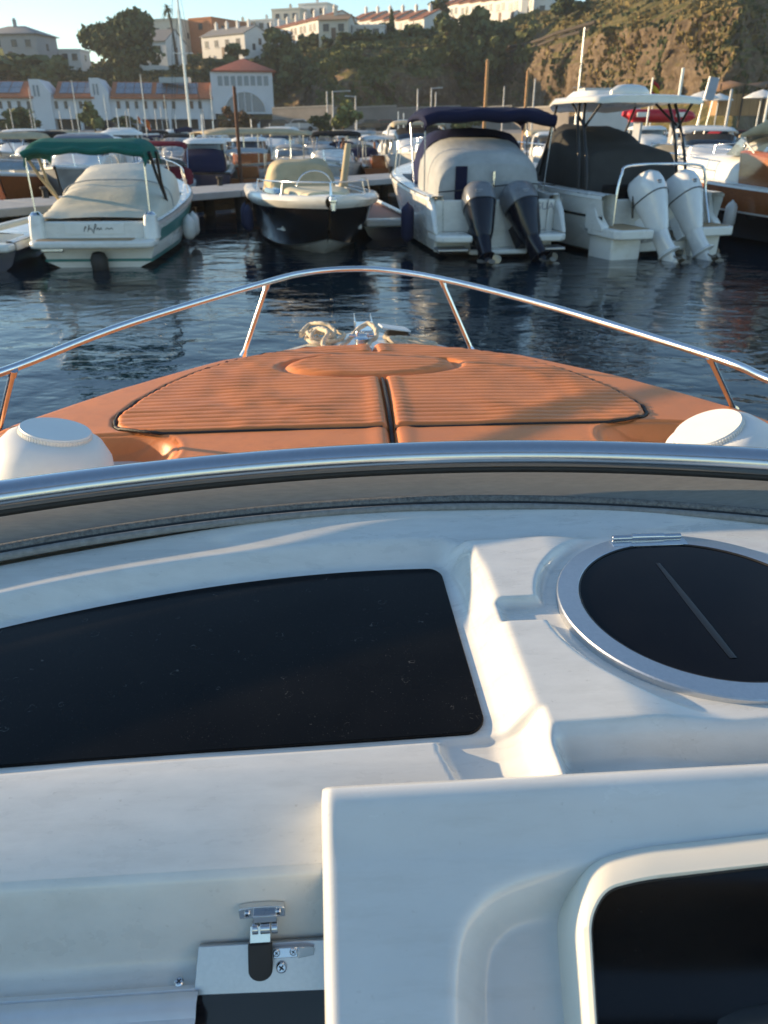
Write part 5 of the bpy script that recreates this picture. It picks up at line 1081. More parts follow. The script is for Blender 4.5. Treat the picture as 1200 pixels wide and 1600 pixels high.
# ------------------------------------------------------------------ houses
w_white = mat('white_stucco', (0.66, 0.64, 0.60), 0.9, var=0.07, vscale=0.6); w_cream = mat('cream_stucco', (0.58, 0.53, 0.44), 0.9, var=0.08, vscale=0.6); w_grey = mat('grey_stucco', (0.34, 0.33, 0.32), 0.9, var=0.1, vscale=0.6); w_brick = mat('orange_brick', (0.42, 0.175, 0.085), 0.9, var=0.15, vscale=2)
r_tile = mat('clay_roof_tiles', (0.23, 0.085, 0.045), 0.85, var=0.35, vscale=3, bump=0.5, bscale=6, bdist=0.1); r_orange = mat('orange_roof_tiles', (0.40, 0.125, 0.05), 0.85, var=0.25, vscale=2.5, bump=0.6, bscale=5, bdist=0.1); r_grey = mat('grey_roof', (0.22, 0.21, 0.20), 0.9, var=0.2)
win_d = mat('dark_window', (0.045, 0.05, 0.055), 0.25, var=0.3); shut = mat('wood_shutter', (0.16, 0.10, 0.065), 0.7, var=0.3); gls = mat('window_pane', (0.14, 0.20, 0.25), 0.15, var=0.2)
def house(loc, ang, L, D, H, label, roof='gable', wall=None, rm=None, rise=1.5, wins=((.25, .62), (.75, .62)), gwins=((.5, .6),), chim=1, door=True, group=None, proto=None):
    wall = wall or w_white; rm = rm or r_tile
    o = empty('house', label, 'house', loc, ang, group)
    m = MB(); m.box((L / 2, -D / 2, H / 2 - 1.5), (L, D, H + 3))
    if roof == 'gable':
        m.loft([[(0, 0, H), (0, -D / 2, H + rise), (0, -D, H)], [(L, 0, H), (L, -D / 2, H + rise), (L, -D, H)]])
    m.build('wall', wall, o)
    r = MB(); e = 0.35
    if roof == 'gable':
        for sg in (0, 1):
            y0, y1 = (e, -D / 2) if sg == 0 else (-D - e, -D / 2)
            zl = H - rise * e / (D / 2)
            r.loft([[(-e * .5, y0, zl + .03), (-e * .5, y1, H + rise + .03), (-e * .5, y1, H + rise + .22), (-e * .5, y0, zl + .20)], [(L + e * .5, y0, zl + .03), (L + e * .5, y1, H + rise + .03), (L + e * .5, y1, H + rise + .22), (L + e * .5, y0, zl + .20)]])
    elif roof == 'hip':
        i = D / 2; e = .6
        r.loft([[(-e, e, H), (L + e, e, H), (L + e, -D - e, H), (-e, -D - e, H)], [(-e, e, H + .15), (L + e, e, H + .15), (L + e, -D - e, H + .15), (-e, -D - e, H + .15)], [(min(i, L / 2 - .1), -D / 2 + .05, H + rise), (max(L - i, L / 2 + .1), -D / 2 + .05, H + rise), (max(L - i, L / 2 + .1), -D / 2 - .05, H + rise), (min(i, L / 2 - .1), -D / 2 - .05, H + rise)]])
    else:
        r.box((L / 2, -D / 2, H + .2), (L + .3, D + .3, .4))
    ro = r.build('roof', rm if roof != 'flat' else wall, o)
    for k in range(chim):
        c = MB(); x = L * (k + .5) / chim; yy = -D / 2 + .6; zt = H + (rise if roof != 'flat' else .4); c.box((x, yy, zt + .35), (.6, .6, 1.3)); c.box((x, yy, zt + 1.05), (.8, .8, .12)); c.box((x, yy, zt + 1.3), (.35, .35, .4)); c.build('chimney', wall, ro)
    for fx, fz in wins:
        w = MB(); w.box((L * fx, .0, H * fz), (min(1.3, L * .3), .10, 1.35)); wo = w.build('window', win_d, o)
        w = MB(); w.box((L * fx, .05, H * fz - .78), (min(1.6, L * .36), .22, .12)); w.build('sill', wall, wo)
    for fy, fz in gwins:
        w = MB(); w.box((0, -D * fy, H * fz), (.10, .95, 1.3)); w.build('window', win_d, o)
    if door:
        w = MB(); w.box((L * .5, .02, 1.1), (1.0, .12, 2.2)); w.build('door', shut, o)
    return o
def row(n, pxn, Yn, pyn, pxf, Yf, pyf, D, H, label, group, **kw):
    a = at_y(pxn, pyn, Yn); b = at_y(pxf, pyf, Yf); d = b - a; L = Vector((d.x, d.y)).length / n; ang = atan2(d.y, d.x); pr = None
    # houses extend to local -y: away from the sunlit front
    for k in range(n):
        p = a.lerp(b, k / n)
        lab = label + ', ' + ['nearest its right end', 'second from the right', 'third from the right', 'fourth from the right', 'fifth from the right', 'sixth from the right', 'seventh from the right', 'farthest left'][k if k < n - 1 else 7]
        if pr is None: pr = house(p, ang, L, D, H, lab, group=group, **kw)
        else: copy_tree(pr, None, None, lab, p, ang)
row(8, 512, 206, 62, 402, 238, 84, 8, 4.4, 'white terraced house in the left skyline row', 'left skyline terrace', wins=((.3, .7), (.7, .7)), rise=1.4)
row(6, 662, 206, 64, 545, 236, 62, 8.5, 4.5, 'white terraced house in the row behind the cypress', 'middle skyline terrace', rise=1.8, wins=((.3, .72), (.7, .72)))
row(8, 832, 206, 32, 684, 242, 42, 8, 4.9, 'white terraced house in the upper right row', 'upper right terrace', rise=1.5, wins=((.3, .7), (.7, .68)))
house(at_y(860, 28, 205), radians(152), 7.0, 8, 6.0, 'tall white flat house at the right end of the upper terrace', 'flat', wins=((.3, .3), (.7, .3), (.3, .75), (.7, .75)), chim=0)
house(at_y(545, 62, 188), radians(168), 6.5, 5, 3.6, 'low cream house with flat pitched roof in front of the terraces', 'gable', w_cream, mat('pale_roof_tiles', (0.36, 0.22, 0.13), 0.9, var=0.2), rise=1.0, chim=1)
house(at_y(600, 64, 190), radians(172), 7, 4, 2.6, 'low white flat roofed house left of the cypress', 'flat', chim=0)
house(at_y(384, 88, 206), radians(142), 15.0, 8, 4.6, 'long white gabled house right of the brick building', 'gable', w_white, r_grey, rise=1.7, wins=((.15, .65), (.4, .65), (.65, .65), (.88, .65)), gwins=((.35, .45), (.6, .7)), chim=4)
house(at_y(334, 74, 226), radians(150), 7.5, 16, 6.2, 'orange brick building with recessed dark balconies on the skyline', 'flat', w_brick, chim=0, wins=((.5, .75),), gwins=((.25, .7), (.5, .7), (.75, .7)))
house(at_y(262, 97, 202), radians(160), 8.5, 8, 4.2, 'white house with slanted roof behind the broad tree, beside the palm', 'gable', w_white, r_grey, rise=2.4, chim=0)
house(at_y(285, 86, 225), radians(165), 9.0, 8, 7.5, 'cream block behind the palm, left of the brick building', 'flat', w_cream, chim=1, wins=((.3, .7), (.7, .7)))
house(at_y(128, 103, 205), radians(178), 9.0, 6, 3.0, 'low white house between the grey villa and the broad tree', 'flat', wins=((.15, .6), (.4, .6), (.65, .6), (.88, .6)), chim=0)
house(at_y(62, 98, 196), radians(172), 13.0, 9, 5.4, 'grey villa with shallow hipped roof at the left edge', 'hip', w_grey, r_grey, rise=2.0, wins=((.15, .7), (.4, .7), (.7, .7), (.9, .7)), chim=1)
for k, (px, Y, py, L, H, lab) in enumerate(((430, 250, 62, 8, 4.6, 'white flat block behind the left terrace, nearest the brick building'), (470, 260, 54, 9, 6.2, 'tall pale block behind the left terrace'), (512, 262, 48, 9, 6.6, 'stepped white block behind the terraces near the sky'), (395, 250, 68, 9, 5, 'white block behind the gabled house ridge'))):
    house(at_y(px, py, Y), radians(160), L, 8, H, lab, 'flat', [w_white, w_cream][k % 2], chim=1, wins=((.2, .75), (.5, .75), (.8, .75), (.2, .4), (.5, .4), (.8, .4)))

# ------------------------------------------------------------------ harbour building
hbW = mat('white_harbour_wall', (0.60, 0.61, 0.62), 0.85, var=0.05, vscale=0.4); solar = mat('solar_panel', (0.15, 0.17, 0.20), 0.28, var=0.15); panelf = mat('panel_frame', (0.40, 0.42, 0.44), 0.4, 0.5)
hb = empty('harbour_building', 'long white harbour building with orange roofs, solar panels and a red roofed tower', 'building')
A0 = at_y(-260, 190, 146); B0 = at_y(452, 184, 158); A0.z = B0.z = 0; fd_ = (B0 - A0); fl = Vector((fd_.x, fd_.y, 0)).normalized(); nrm = Vector((fl.y, -fl.x, 0))
if nrm.y > 0: nrm = -nrm
def fp(px, py, off=0.0): return on_plane(px, py, A0 + nrm * off, nrm)
def fbox(x0, y0, x1, y1, dep, name, m, par, out=0.0, flat=True):
    a = fp(x0, y1); b = fp(x1, y1); c = fp((x0 + x1) / 2, y0); zb = (a.z + b.z) / 2; zt = c.z
    mb = MB(); bk_ = -nrm * dep; o_ = nrm * out
    mb.loft([[Vector((a.x, a.y, zb)) + o_, Vector((b.x, b.y, zb)) + o_, Vector((b.x, b.y, zb)) + bk_, Vector((a.x, a.y, zb)) + bk_], [Vector((a.x, a.y, zt)) + o_, Vector((b.x, b.y, zt)) + o_, Vector((b.x, b.y, zt)) + bk_, Vector((a.x, a.y, zt)) + bk_]])
    return mb.build(name, m, par)
eave = fp(200, 152).z; base = fp(200, 186).z
def wingbox(x0, x1, z0, z1, dep, name, m, par, out=0.0):
    a = fp(x0, 170); b = fp(x1, 170); mb = MB(); bk_ = -nrm * dep; o_ = nrm * out; F = lambda p, z, k: Vector((p.x, p.y, z)) + k
    mb.loft([[F(a, z0, o_), F(b, z0, o_), F(b, z0, bk_), F(a, z0, bk_)], [F(a, z1, o_), F(b, z1, o_), F(b, z1, bk_), F(a, z1, bk_)]]); return mb.build(name, m, par)
wingbox(-260, 336, base, eave, 11, 'wall', hbW, hb)
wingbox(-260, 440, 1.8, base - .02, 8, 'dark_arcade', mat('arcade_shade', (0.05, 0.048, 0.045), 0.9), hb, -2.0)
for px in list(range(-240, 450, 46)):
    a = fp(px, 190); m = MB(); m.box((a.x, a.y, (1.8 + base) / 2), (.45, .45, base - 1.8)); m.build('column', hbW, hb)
rz = eave + 2.6
def roofseg(x0, x1):
    a = fp(x0, 150, .3); b = fp(x1, 150, .3); bk_ = -nrm * 5.5; mb = MB(); F = lambda p, z, k: Vector((p.x, p.y, z)) + k
    mb.loft([[F(a, eave - .05, nrm * .4), F(a, rz, bk_), F(a, eave, bk_ * 2.1), F(a, eave - .05, nrm * .4) - Vector((0, 0, .2))], [F(b, eave - .05, nrm * .4), F(b, rz, bk_), F(b, eave, bk_ * 2.1), F(b, eave - .05, nrm * .4) - Vector((0, 0, .2))]])
    ro = mb.build('roof', r_orange, hb); return ro, a, b
def panels(ro, a, b, f0, f1, n, g0=.18, g1=.9):
    sl = (Vector((0, 0, rz - eave)) - nrm * 5.9); up = sl.normalized().cross((b - a).normalized()); up = up if up.z > 0 else -up
    for i in range(n):
        for j in range(2):
            p = a.lerp(b, f0 + (f1 - f0) * i / n); q = a.lerp(b, f0 + (f1 - f0) * (i + .93) / n); s0 = g0 + (g1 - g0) * j / 2; s1 = g0 + (g1 - g0) * (j + .94) / 2; base_ = Vector((0, 0, eave - p.z)) + nrm * .1
            c = [p + base_ + sl * s0, q + base_ + sl * s0, q + base_ + sl * s1, p + base_ + sl * s1]
            mb = MB(); mb.loft([[v + up * .10 for v in c], [v + up * .20 for v in c]]); mb.build('solar_panel', solar, ro)
for x0, x1, f0, f1, n in ((-260, 52, .45, .93, 8), (84, 147, .12, .95, 4), (172, 332, .05, .40, 4)):
    ro, a, b = roofseg(x0, x1); panels(ro, a, b, f0, f1, n)
    if x0 == 172: panels(ro, a, b, .44, .86, 4)
    m = MB()
for x0, x1, ph in ((53, 83, 124), (146, 173, 122)):
    zt = fp((x0 + x1) / 2, ph).z; a = fp(x0, 170); b = fp(x1, 170); F = lambda p, z, k: Vector((p.x, p.y, z)) + k; bk_ = -nrm * 8
    w_ = (b - a); c = a + w_ * .52
    mb = MB(); mb.loft([[F(a, 1.8, nrm * .5), F(b, 1.8, nrm * .5), F(b, eave + .6, nrm * .5), F(c, zt, nrm * .5), F(a, zt, nrm * .5)], [F(a, 1.8, bk_), F(b, 1.8, bk_), F(b, eave + .6, bk_), F(c, zt, bk_), F(a, zt, bk_)]]); to_ = mb.build('turret', hbW, hb, sharp=8)
    for fx in (.16, .36): 
        p = a + w_ * fx; m = MB(); m.loft([[F(p, zt - 2.6, nrm * .56), F(p + w_ * .11, zt - 2.6, nrm * .56), F(p + w_ * .11, zt - .9, nrm * .56), F(p, zt - .9, nrm * .56)], [F(p, zt - 2.6, nrm * .3), F(p + w_ * .11, zt - 2.6, nrm * .3), F(p + w_ * .11, zt - .9, nrm * .3), F(p, zt - .9, nrm * .3)]]); m.build('window', gls, to_)
for px in (-30, -12, 2, 16, 31, 46, 89, 104, 127, 142, 186, 200, 214, 228, 243, 258, 272, 300, 313):
    wo = fbox(px - 2.6, 158, px + 2.6, 170, .3, 'window', win_d if px % 3 else shut, hb, 0.06)
    fbox(px - 3.4, 170, px + 3.4, 171.4, .2, 'sill', hbW, wo, 0.16)
# tower with hipped roof and arched window
zt = fp(380, 113).z; zb = fp(380, 178).z
wingbox(333, 428, zb, zt, 14, 'tower', hbW, hb, 0.6)
a = fp(330, 112, 1.0); b = fp(431, 112, 1.0); bk_ = -nrm * 15.6; F = lambda p, z, k=Vector(): Vector((p.x, p.y, z)) + k; apex = (a + b) / 2 + bk_ * .5
mb = MB(); q = [F(a, zt), F(b, zt), F(b, zt, bk_), F(a, zt, bk_)]; ap = Vector((apex.x, apex.y, zt + 2.6))
mb.add(q + [v + Vector((0, 0, .25)) for v in q] + [ap], [(0, 1, 2, 3), (0, 1, 5, 4), (1, 2, 6, 5), (2, 3, 7, 6), (3, 0, 4, 7), (4, 5, 8), (5, 6, 8), (6, 7, 8), (7, 4, 8)]); mb.build('tower_roof', mat('red_roof_tiles', (0.32, 0.075, 0.035), 0.85, var=0.25, vscale=2, bump=.6, bscale=5, bdist=.1), hb)
for k in range(8):
    px = 341 + k * 10.2; fbox(px, 119, px + 7, 134, .3, 'window', gls, hb, 0.66)
ar = MB(); c0 = fp(384, 175, .62); R_ = (fp(416, 175) - fp(384, 175)).length; pts = [c0 + fl * (R_ * cos(t)) + Vector((0, 0, R_ * .88 * sin(t))) for t in np.linspace(0, pi, 25)]
ar.loft([[p + nrm * .02 for p in pts], [p - nrm * .2 for p in pts]]); ao = ar.build('arched_window', gls, hb)
arf = MB(); arf.tube([p + nrm * .06 for p in pts], .16, 6); arf.build('arch_frame', hbW, ao)
for f in (-.33, .0, .33):
    m = MB(); x = R_ * f; m.tube([c0 + fl * x + nrm * .06, c0 + fl * x + nrm * .06 + Vector((0, 0, .86 * sqrt(R_ ** 2 - x ** 2)))], .09, 6); m.build('mullion', hbW, ao)
m = MB(); sk = fp(275, 138, -3); m.box((sk.x, sk.y, rz + .2), (5.2, 2.4, .9)); m.build('roof_skylight', mat('glasshouse_pane', (.30, .36, .38), .3), hb)
# ------------------------------------------------------------------ pier
conc = mat('pier_concrete', (0.36, 0.355, 0.34), 0.9, var=0.16, vscale=2.5, bump=0.3, bscale=14); fasc = mat('weathered_fascia', (0.105, 0.088, 0.068), 0.9, var=0.4, vscale=3, stretch=(1, 1, 4)); pile = mat('dark_pile', (0.035, 0.03, 0.026), 0.8, var=0.4)
pier = empty('pier', 'grey concrete pier with weathered brown sides behind the moored boats', 'pier', (-9.5, 20.6, 0), atan2(13.9, 10.55))
for k in range(-3, 9):
    x0 = k * 2.95
    m = MB(); m.box((x0 + 1.47, -1.15, 0.71), (2.92, 2.3, 0.18)); m.build('deck_slab', conc, pier, bevel=0.02)
    m = MB(); m.box((x0 + 1.47, -0.10, 0.44), (2.945, 0.14, 0.36)); m.build('fascia_board', fasc, pier, bevel=0.015)
    m = MB(); m.box((x0 + 1.47, -0.16, 0.17), (2.90, 0.2, 0.18)); m.build('lower_beam', fasc, pier, bevel=0.02)
    m = MB(); m.lathe([(0.17, -1), (0.17, 0.62)], 10, Matrix.Translation((x0 + .3, -0.5, 0))); m.build('pile', pile, pier)
    m = MB(); m.lathe([(0.17, -1), (0.17, 0.62)], 10, Matrix.Translation((x0 + .3, -1.9, 0))); m.build('pile', pile, pier)
    m = MB(); m.lathe([(.09, .8), (.07, .86), (.07, .98), (.11, 1.02), (.11, 1.06)], 10, Matrix.Translation((x0 + 1.0, -0.3, 0))); m.build('bollard', pile, pier)
# ------------------------------------------------------------------ background boats: one of each kind, then copies
bgh = mat('marina_white_hull', (0.70, 0.69, 0.65), 0.3, var=0.08, coat=0.2); bgc = canvas('marina_canvas', (0.46, 0.46, 0.43)); bgk = mat('marina_cabin', (0.74, 0.73, 0.69), 0.35, var=0.06)
FAR = (0, -400, -80)
def bg_base(name, L, B, z0, z1, seed):
    o = empty(name, 'x', 'boat', FAR); P = hull_pts(L, B, z0, z1, n=11); strip(P, 0, 1, 'bottom', bootdark, o); strip(P, 1, 4, 'hull', bgh, o); strip(P, 4, 5, 'rub_rail', hullg, o, off=.03); deck(P, 'deck', bgk, o, .55, .2, .4); transom(P, 'transom', bgh, o, 0, 4); return o, P
def bg_motor(o, x=-.15, z=.75):
    m = MB(); m.loft([superring(x - .1, 0, z - .9, .12, .05), superring(x - .12, 0, z - .2, .15, .1, .8), superring(x - .2, 0, z + .05, .26, .18, .75), superring(x - .2, 0, z + .42, .28, .19, .7), superring(x - .18, 0, z + .58, .16, .12, .8)]); m.build('outboard', capg, o, sharp=50)
def bg_pole(o, pts, r=.022, name='canopy_pole', m=None): 
    for p in pts: a = MB(); a.tube(p, r, 5); a.build(name, m or steel, o, sharp=60)
def k_bimini():
    o, P = bg_base('motorboat', 6.2, 2.3, .85, 1.15, 1); bg_motor(o)
    canopy([arch(.9, 1.05, 1.98, .14, .4), arch(1.3, 1.1, 2.0, .26, .4), arch(2.6, 1.1, 2.0, .28, .4), arch(3.1, 1.05, 1.96, .12, .4)], 'bimini', bgc, o, .02, 3, solid=.02, sub=2)
    bg_pole(o, [[(2.0, s * 1.05, .9), (x, s * 1.08, 2.05)] for s in (1, -1) for x in (1.1, 2.9)])
    canopy([arch(3.2, .95, 1.05, .50, .5), arch(3.9, .85, 1.1, .06, .5)], 'windscreen', clearg, o, 0, sub=1, solid=.02)
    m = MB(); m.box((2.3, .3, .9), (.7, .8, .9)); m.build('console', bgk, o, bevel=.06); m = MB(); m.box((1.2, 0, .7), (.6, 1.5, .5)); m.build('seat', c_white, o, bevel=.06)
    wirebar(P, .4, 6, 'bow_rail', o, 2); return o
def k_pilot():
    o, P = bg_base('cabin_boat', 7.2, 2.6, .95, 1.35, 2); 
    m = MB(); m.loft([superring(3.3, 0, 1.0, 1.25, .95, .45), superring(3.3, 0, 1.55, 1.22, .95, .45)]); m.build('cabin_side', bgk, o)
    m = MB(); m.loft([superring(3.3, 0, 1.552, 1.19, .92, .45), superring(3.15, 0, 2.08, .98, .88, .45)]); m.build('window_band', wglass, o)
    m = MB(); m.loft([superring(3.1, 0, 2.082, 1.2, .98, .5), superring(3.1, 0, 2.2, 1.15, .94, .5), superring(3.1, 0, 2.30, .9, .7, .6)]); m.build('cabin_roof', bgk, o, sharp=50)
    for s in (1, -1):
        for x in (2.35, 3.4): m = MB(); m.box((x, s * .92, 1.82), (.09, .05, .54)); m.build('window_post', bgk, o)
    bg_pole(o, [[(2.6, 0, 2.28), (2.6, 0, 3.3)]], .03, 'antenna', bgk)
    canopy([arch(.3, .95, .95, .12, .4), arch(1.0, .98, .95, .62, .4), arch(2.1, .98, .98, .9, .4)], 'aft_canvas', bgc, o, .03, 5, caps=(True, False), sub=3); wirebar(P, .5, 5, 'bow_rail', o, 2); return o
def k_cover():
    o, P = bg_base('covered_boat', 6.0, 2.25, .85, 1.15, 3); bg_motor(o)
    canopy([arch(.1, .95, .9, .05, .5), arch(.6, 1.05, .9, .3, .5), arch(1.8, 1.08, .92, .75, .5), arch(2.7, 1.02, .95, .85, .45), arch(3.5, .9, 1.05, .3, .5), arch(4.3, .7, 1.12, .04, .5)], 'boat_cover', bgc, o, .05, 7, sub=3); wirebar(P, .4, 6, 'bow_rail', o, 2); return o
def k_yacht():
    o, P = bg_base('sailing_yacht', 8.5, 2.8, 1.0, 1.35, 4)
    canopy([arch(2.8, .85, 1.05, .5, .45), arch(4.5, .8, 1.1, .5, .45), arch(6.0, .5, 1.25, .2, .5)], 'cabin', bgk, o, 0, caps=(True, True), sub=2)
    m = MB(); m.tube([(4.6, 0, 1.3), (4.6, 0, 11.5)], [.09, .06], 8); m.build('mast', mat('mast_alloy', (.62, .62, .60), .4, .6), o); m = MB(); m.tube([(4.5, 0, 2.3), (3.5, 0, 2.32), (1.2, 0, 2.25)], [.16, .15, .10], 8); m.build('boom_cover', bgc, o, sharp=60)
    bg_pole(o, [[(8.4, 0, 1.4), (4.65, 0, 11.2)], [(0, 0, 1.1), (4.55, 0, 11.4)], [(4.5, 1.2, 1.2), (4.6, 0, 9)], [(4.5, -1.2, 1.2), (4.6, 0, 9)]], .012, 'stay', blkmetal); m = MB(); m.tube([(4.6, -.6, 6.4), (4.6, .6, 6.4)], .03, 6); m.build('spreader', bgk, o)
    wirebar(P, .55, 0, 'guard_rail', o, 3); return o
def k_awning():
    o, P = bg_base('wooden_boat', 6.8, 2.5, .8, 1.2, 5)
    canopy([arch(.4, 1.05, 1.92, .10, .6), arch(1.5, 1.15, 1.95, .22, .6), arch(4.0, 1.1, 1.95, .22, .6), arch(4.8, .9, 1.92, .10, .6)], 'awning', bgc, o, .03, 3, solid=.02, sub=3)
    bg_pole(o, [[(x, s * (1.02 if x < 4 else .82), .85), (x, s * (1.05 if x < 4 else .85), 1.98)] for s in (1, -1) for x in (.5, 2.6, 4.6)], .03); m = MB(); m.box((2.6, 0, .95), (1.3, 1.2, .6)); m.build('engine_box', mahog, o, bevel=.04); m = MB(); m.tube([(6.6, 0, 1.2), (6.75, 0, 1.8)], .07, 8); m.build('stem_post', mahog, o); return o
def k_arch():
    o, P = bg_base('motor_cruiser', 8.5, 3.0, 1.1, 1.5, 6)
    canopy([arch(1.8, 1.25, 1.1, .75, .4), arch(3.4, 1.2, 1.15, .95, .42), arch(4.6, 1.05, 1.25, .45, .5), arch(6.0, .75, 1.4, .1, .5)], 'cabin', bgk, o, 0, caps=(True, True), sub=3)
    canopy([arch(3.42, 1.15, 1.75, .55, .4), arch(4.3, .95, 1.6, .08, .4)], 'windscreen', wglass, o, 0, sub=1, solid=.02)
    m = MB()
    m.loft([[Vector((1.3 + dx + .35 * (1 - abs(sin(t))), 1.35 * math.copysign(abs(cos(t)) ** .4, cos(t)), 1.1 + 1.5 * abs(sin(t)) ** .4)) for dx in (0,) for t in np.linspace(0, pi, 15)], [Vector((1.75 + .35 * (1 - abs(sin(t))), 1.35 * math.copysign(abs(cos(t)) ** .4, cos(t)), 1.1 + 1.5 * abs(sin(t)) ** .4)) for t in np.linspace(0, pi, 15)]], False, False, False); m.build('radar_arch', bgk, o, solid=.08)
    canopy([arch(1.4, 1.2, 2.3, .14, .4), arch(2.4, 1.2, 2.35, .24, .4), arch(3.4, 1.15, 2.3, .12, .4)], 'bimini', bgc, o, .02, 3, solid=.02, sub=2); wirebar(P, .5, 5, 'bow_rail', o, 2)
    m = MB(); m.box((-.3, 0, .45), (.7, 2.2, .1)); m.build('swim_platform', teak, o, bevel=.02); return o
KIND = dict(bimini=k_bimini(), pilot=k_pilot(), cover=k_cover(), yacht=k_yacht(), awning=k_awning(), cruiser=k_arch())
MM = dict(navy=c_navy, red=c_red, grey=c_grey, black=c_black, beige=c_beige, white=c_white, green=c_green, blue=c_blueg, tan=c_tan, char=c_char)
HM = dict(w=bgh, n=hulln, b=hullb, g=hullg, m=mahog, t=teal)
def moor(kind, px, Y, rz, canv, hull, label, s=1.0, group=None):
    p = at_y(px, 200, Y); p.z = 0
    m = {'marina_canvas': MM[canv]}
    if hull != 'w': m['marina_white_hull'] = HM[hull]
    # the given pixel is the boat's middle
    c = copy_tree(KIND[kind], None, m, label, p + Vector((-cos(rz) * 3.2 * s, -sin(rz) * 3.2 * s, 0)), rz, s)
    if group: c['group'] = group
    return c
D_ = radians
for a in (('bimini', 8, 28.5, D_(-75), 'beige', 'm', 'wooden hulled runabout with bent steel frame behind the pier at the left edge'), ('cover', 52, 34.0, D_(-80), 'white', 'w', 'white covered runabout behind the pier, seen left under the green bimini'), ('cruiser', 122, 31.5, D_(-82), 'blue', 'g', 'grey cruiser wrapped in blue grey canvas behind the green bimini boat', .85),
          ('bimini', 250, 32.5, D_(100), 'red', 'w', 'white runabout with maroon bimini just right of the green bimini', .86), ('cover', 268, 31.8, D_(98), 'red', 'w', 'low boat under a maroon cover, tied behind the pier below the maroon bimini', .62), ('pilot', 318, 35.5, D_(98), 'navy', 'n', 'navy hulled cabin boat with white roof and blue windows beside the rusty pole', .88),
          ('awning', 412, 39.0, D_(25), 'beige', 'm', 'wooden boat under a long beige awning right of the rusty pole', 1.1), ('awning', 385, 36.5, D_(95), 'grey', 'm', 'small varnished boat with pale stern box behind the pier', .75), ('bimini', 455, 42, D_(-85), 'beige', 'w', 'white boat with beige bimini behind the tan console cover'), ('bimini', 520, 40.0, D_(-95), 'black', 'w', 'white boat with black bimini above the tan console cover'), ('cover', 515, 38.5, D_(-92), 'white', 'w', 'boat under a square white cover just behind the pier', .85),
          ('awning', 595, 43.0, D_(96), 'white', 'm', 'boat with varnished stern and white poles left of the big cruiser', .95), ('cruiser', 655, 40.5, D_(-86), 'beige', 'w', 'big white cruiser with beige top left of the navy bimini', 1.05), ('pilot', 625, 52.0, D_(-80), 'white', 'w', 'white pilothouse boat behind the big cruiser'), ('bimini', 560, 50, D_(85), 'grey', 'g', 'grey hulled boat with grey bimini behind the varnished stern'),
          ('cruiser', 30, 46, D_(-80), 'white', 'w', 'white cruiser in the second row at the far left', .9), ('pilot', 190, 44, D_(95), 'grey', 'w', 'white cabin boat in the second row, behind the maroon bimini'), ('bimini', 75, 40, D_(88), 'black', 'w', 'white boat with black bimini in the second row, far left'), ('cruiser', 160, 38, D_(92), 'white', 'w', 'white cruiser showing under the middle of the green bimini', .8),
          ('bimini', 905, 40, D_(85), 'red', 'w', 'white boat with maroon bimini between the navy bimini and the hardtop'), ('cruiser', 870, 46, D_(-95), 'white', 'w', 'white cruiser seen between the navy bimini and the hardtop', .85), ('bimini', 845, 52, D_(92), 'tan', 'm', 'wooden boat with tan bimini behind the navy bimini'), ('cover', 1052, 38, D_(80), 'beige', 'g', 'boat under a beige cover seen through the hardtop frame'), ('cruiser', 1110, 36, D_(-100), 'white', 'w', 'white cruiser with tall arch left of the tan bimini', .95), ('bimini', 1150, 44, D_(95), 'black', 'w', 'white boat with black bimini behind the tan bimini boat'), ('cover', 1080, 46, D_(85), 'white', 'w', 'white covered boat below the red inflatable'), ('pilot', 1010, 56, D_(90), 'white', 'w', 'white cabin boat behind the charcoal cover', 1.1), ('cover', 1090, 31, D_(120), 'grey', 'w', 'grey covered tender just behind the white outboards', .7), ('bimini', 1130, 52, D_(92), 'red', 'w', 'white boat with maroon bimini under the blue sign')):
    moor(*a[:7], *(a[7:] or ()))
# back rows, boats nothing tells apart share label and group
kinds = [('bimini', 'navy', 'white boat with navy bimini'), ('bimini', 'beige', 'white boat with beige bimini'), ('cruiser', 'white', 'white cruiser with pale canvas'), ('cover', 'grey', 'white boat under grey cover'), ('pilot', 'grey', 'white cabin boat with dark windows'), ('awning', 'white', 'small boat with white awning'), ('bimini', 'black', 'white boat with black bimini'), ('cover', 'navy', 'white boat under navy cover')]
for rowi, (Y, x0, x1, st) in enumerate(((47, 20, 640, 58), (58, -10, 700, 54), (66, 0, 690, 48), (76, 10, 690, 44), (90, 0, 700, 42), (60, 850, 1230, 50), (76, 860, 1220, 42))):
    px = x0
    while px < x1:
        k = rnd.choice(kinds); side = 'left' if px < 330 else ('middle' if px < 760 else 'right')
        moor(k[0], px + rnd.uniform(-8, 8), Y + rnd.uniform(-2, 2), D_(rnd.choice([90, -90]) + rnd.uniform(-12, 12)), k[1], rnd.choice('wwwwg') if False else 'w', k[2] + ' in the far rows on the %s of the marina' % side, rnd.uniform(.8, 1.0), 'far row, ' + k[2] + ', ' + side)
        px += st * rnd.uniform(.8, 1.2)
y1 = moor('yacht', 288, 52, D_(88), 'navy', 'w', 'sailing yacht with the tall mast in front of the harbour building', 1.0)
y2 = moor('yacht', 905, 74, D_(95), 'white', 'w', 'sailing yacht with pale mast against the golden cliff', 0.86)
for px, Y, sc in ((225, 86, .62), (120, 92, .6), (165, 96, .5), (330, 90, .55), (52, 95, .55), (260, 98, .5)):
    moor('yacht', px, Y, D_(90 + rnd.uniform(-8, 8)), 'grey', 'w', 'small sailing boat with a short mast in front of the harbour building', sc, 'small sailing boats by the harbour building')
for o in KIND.values():
    def rm(x):
        for ch in list(x.children): rm(ch)
        bpy.data.objects.remove(x)
    rm(o)
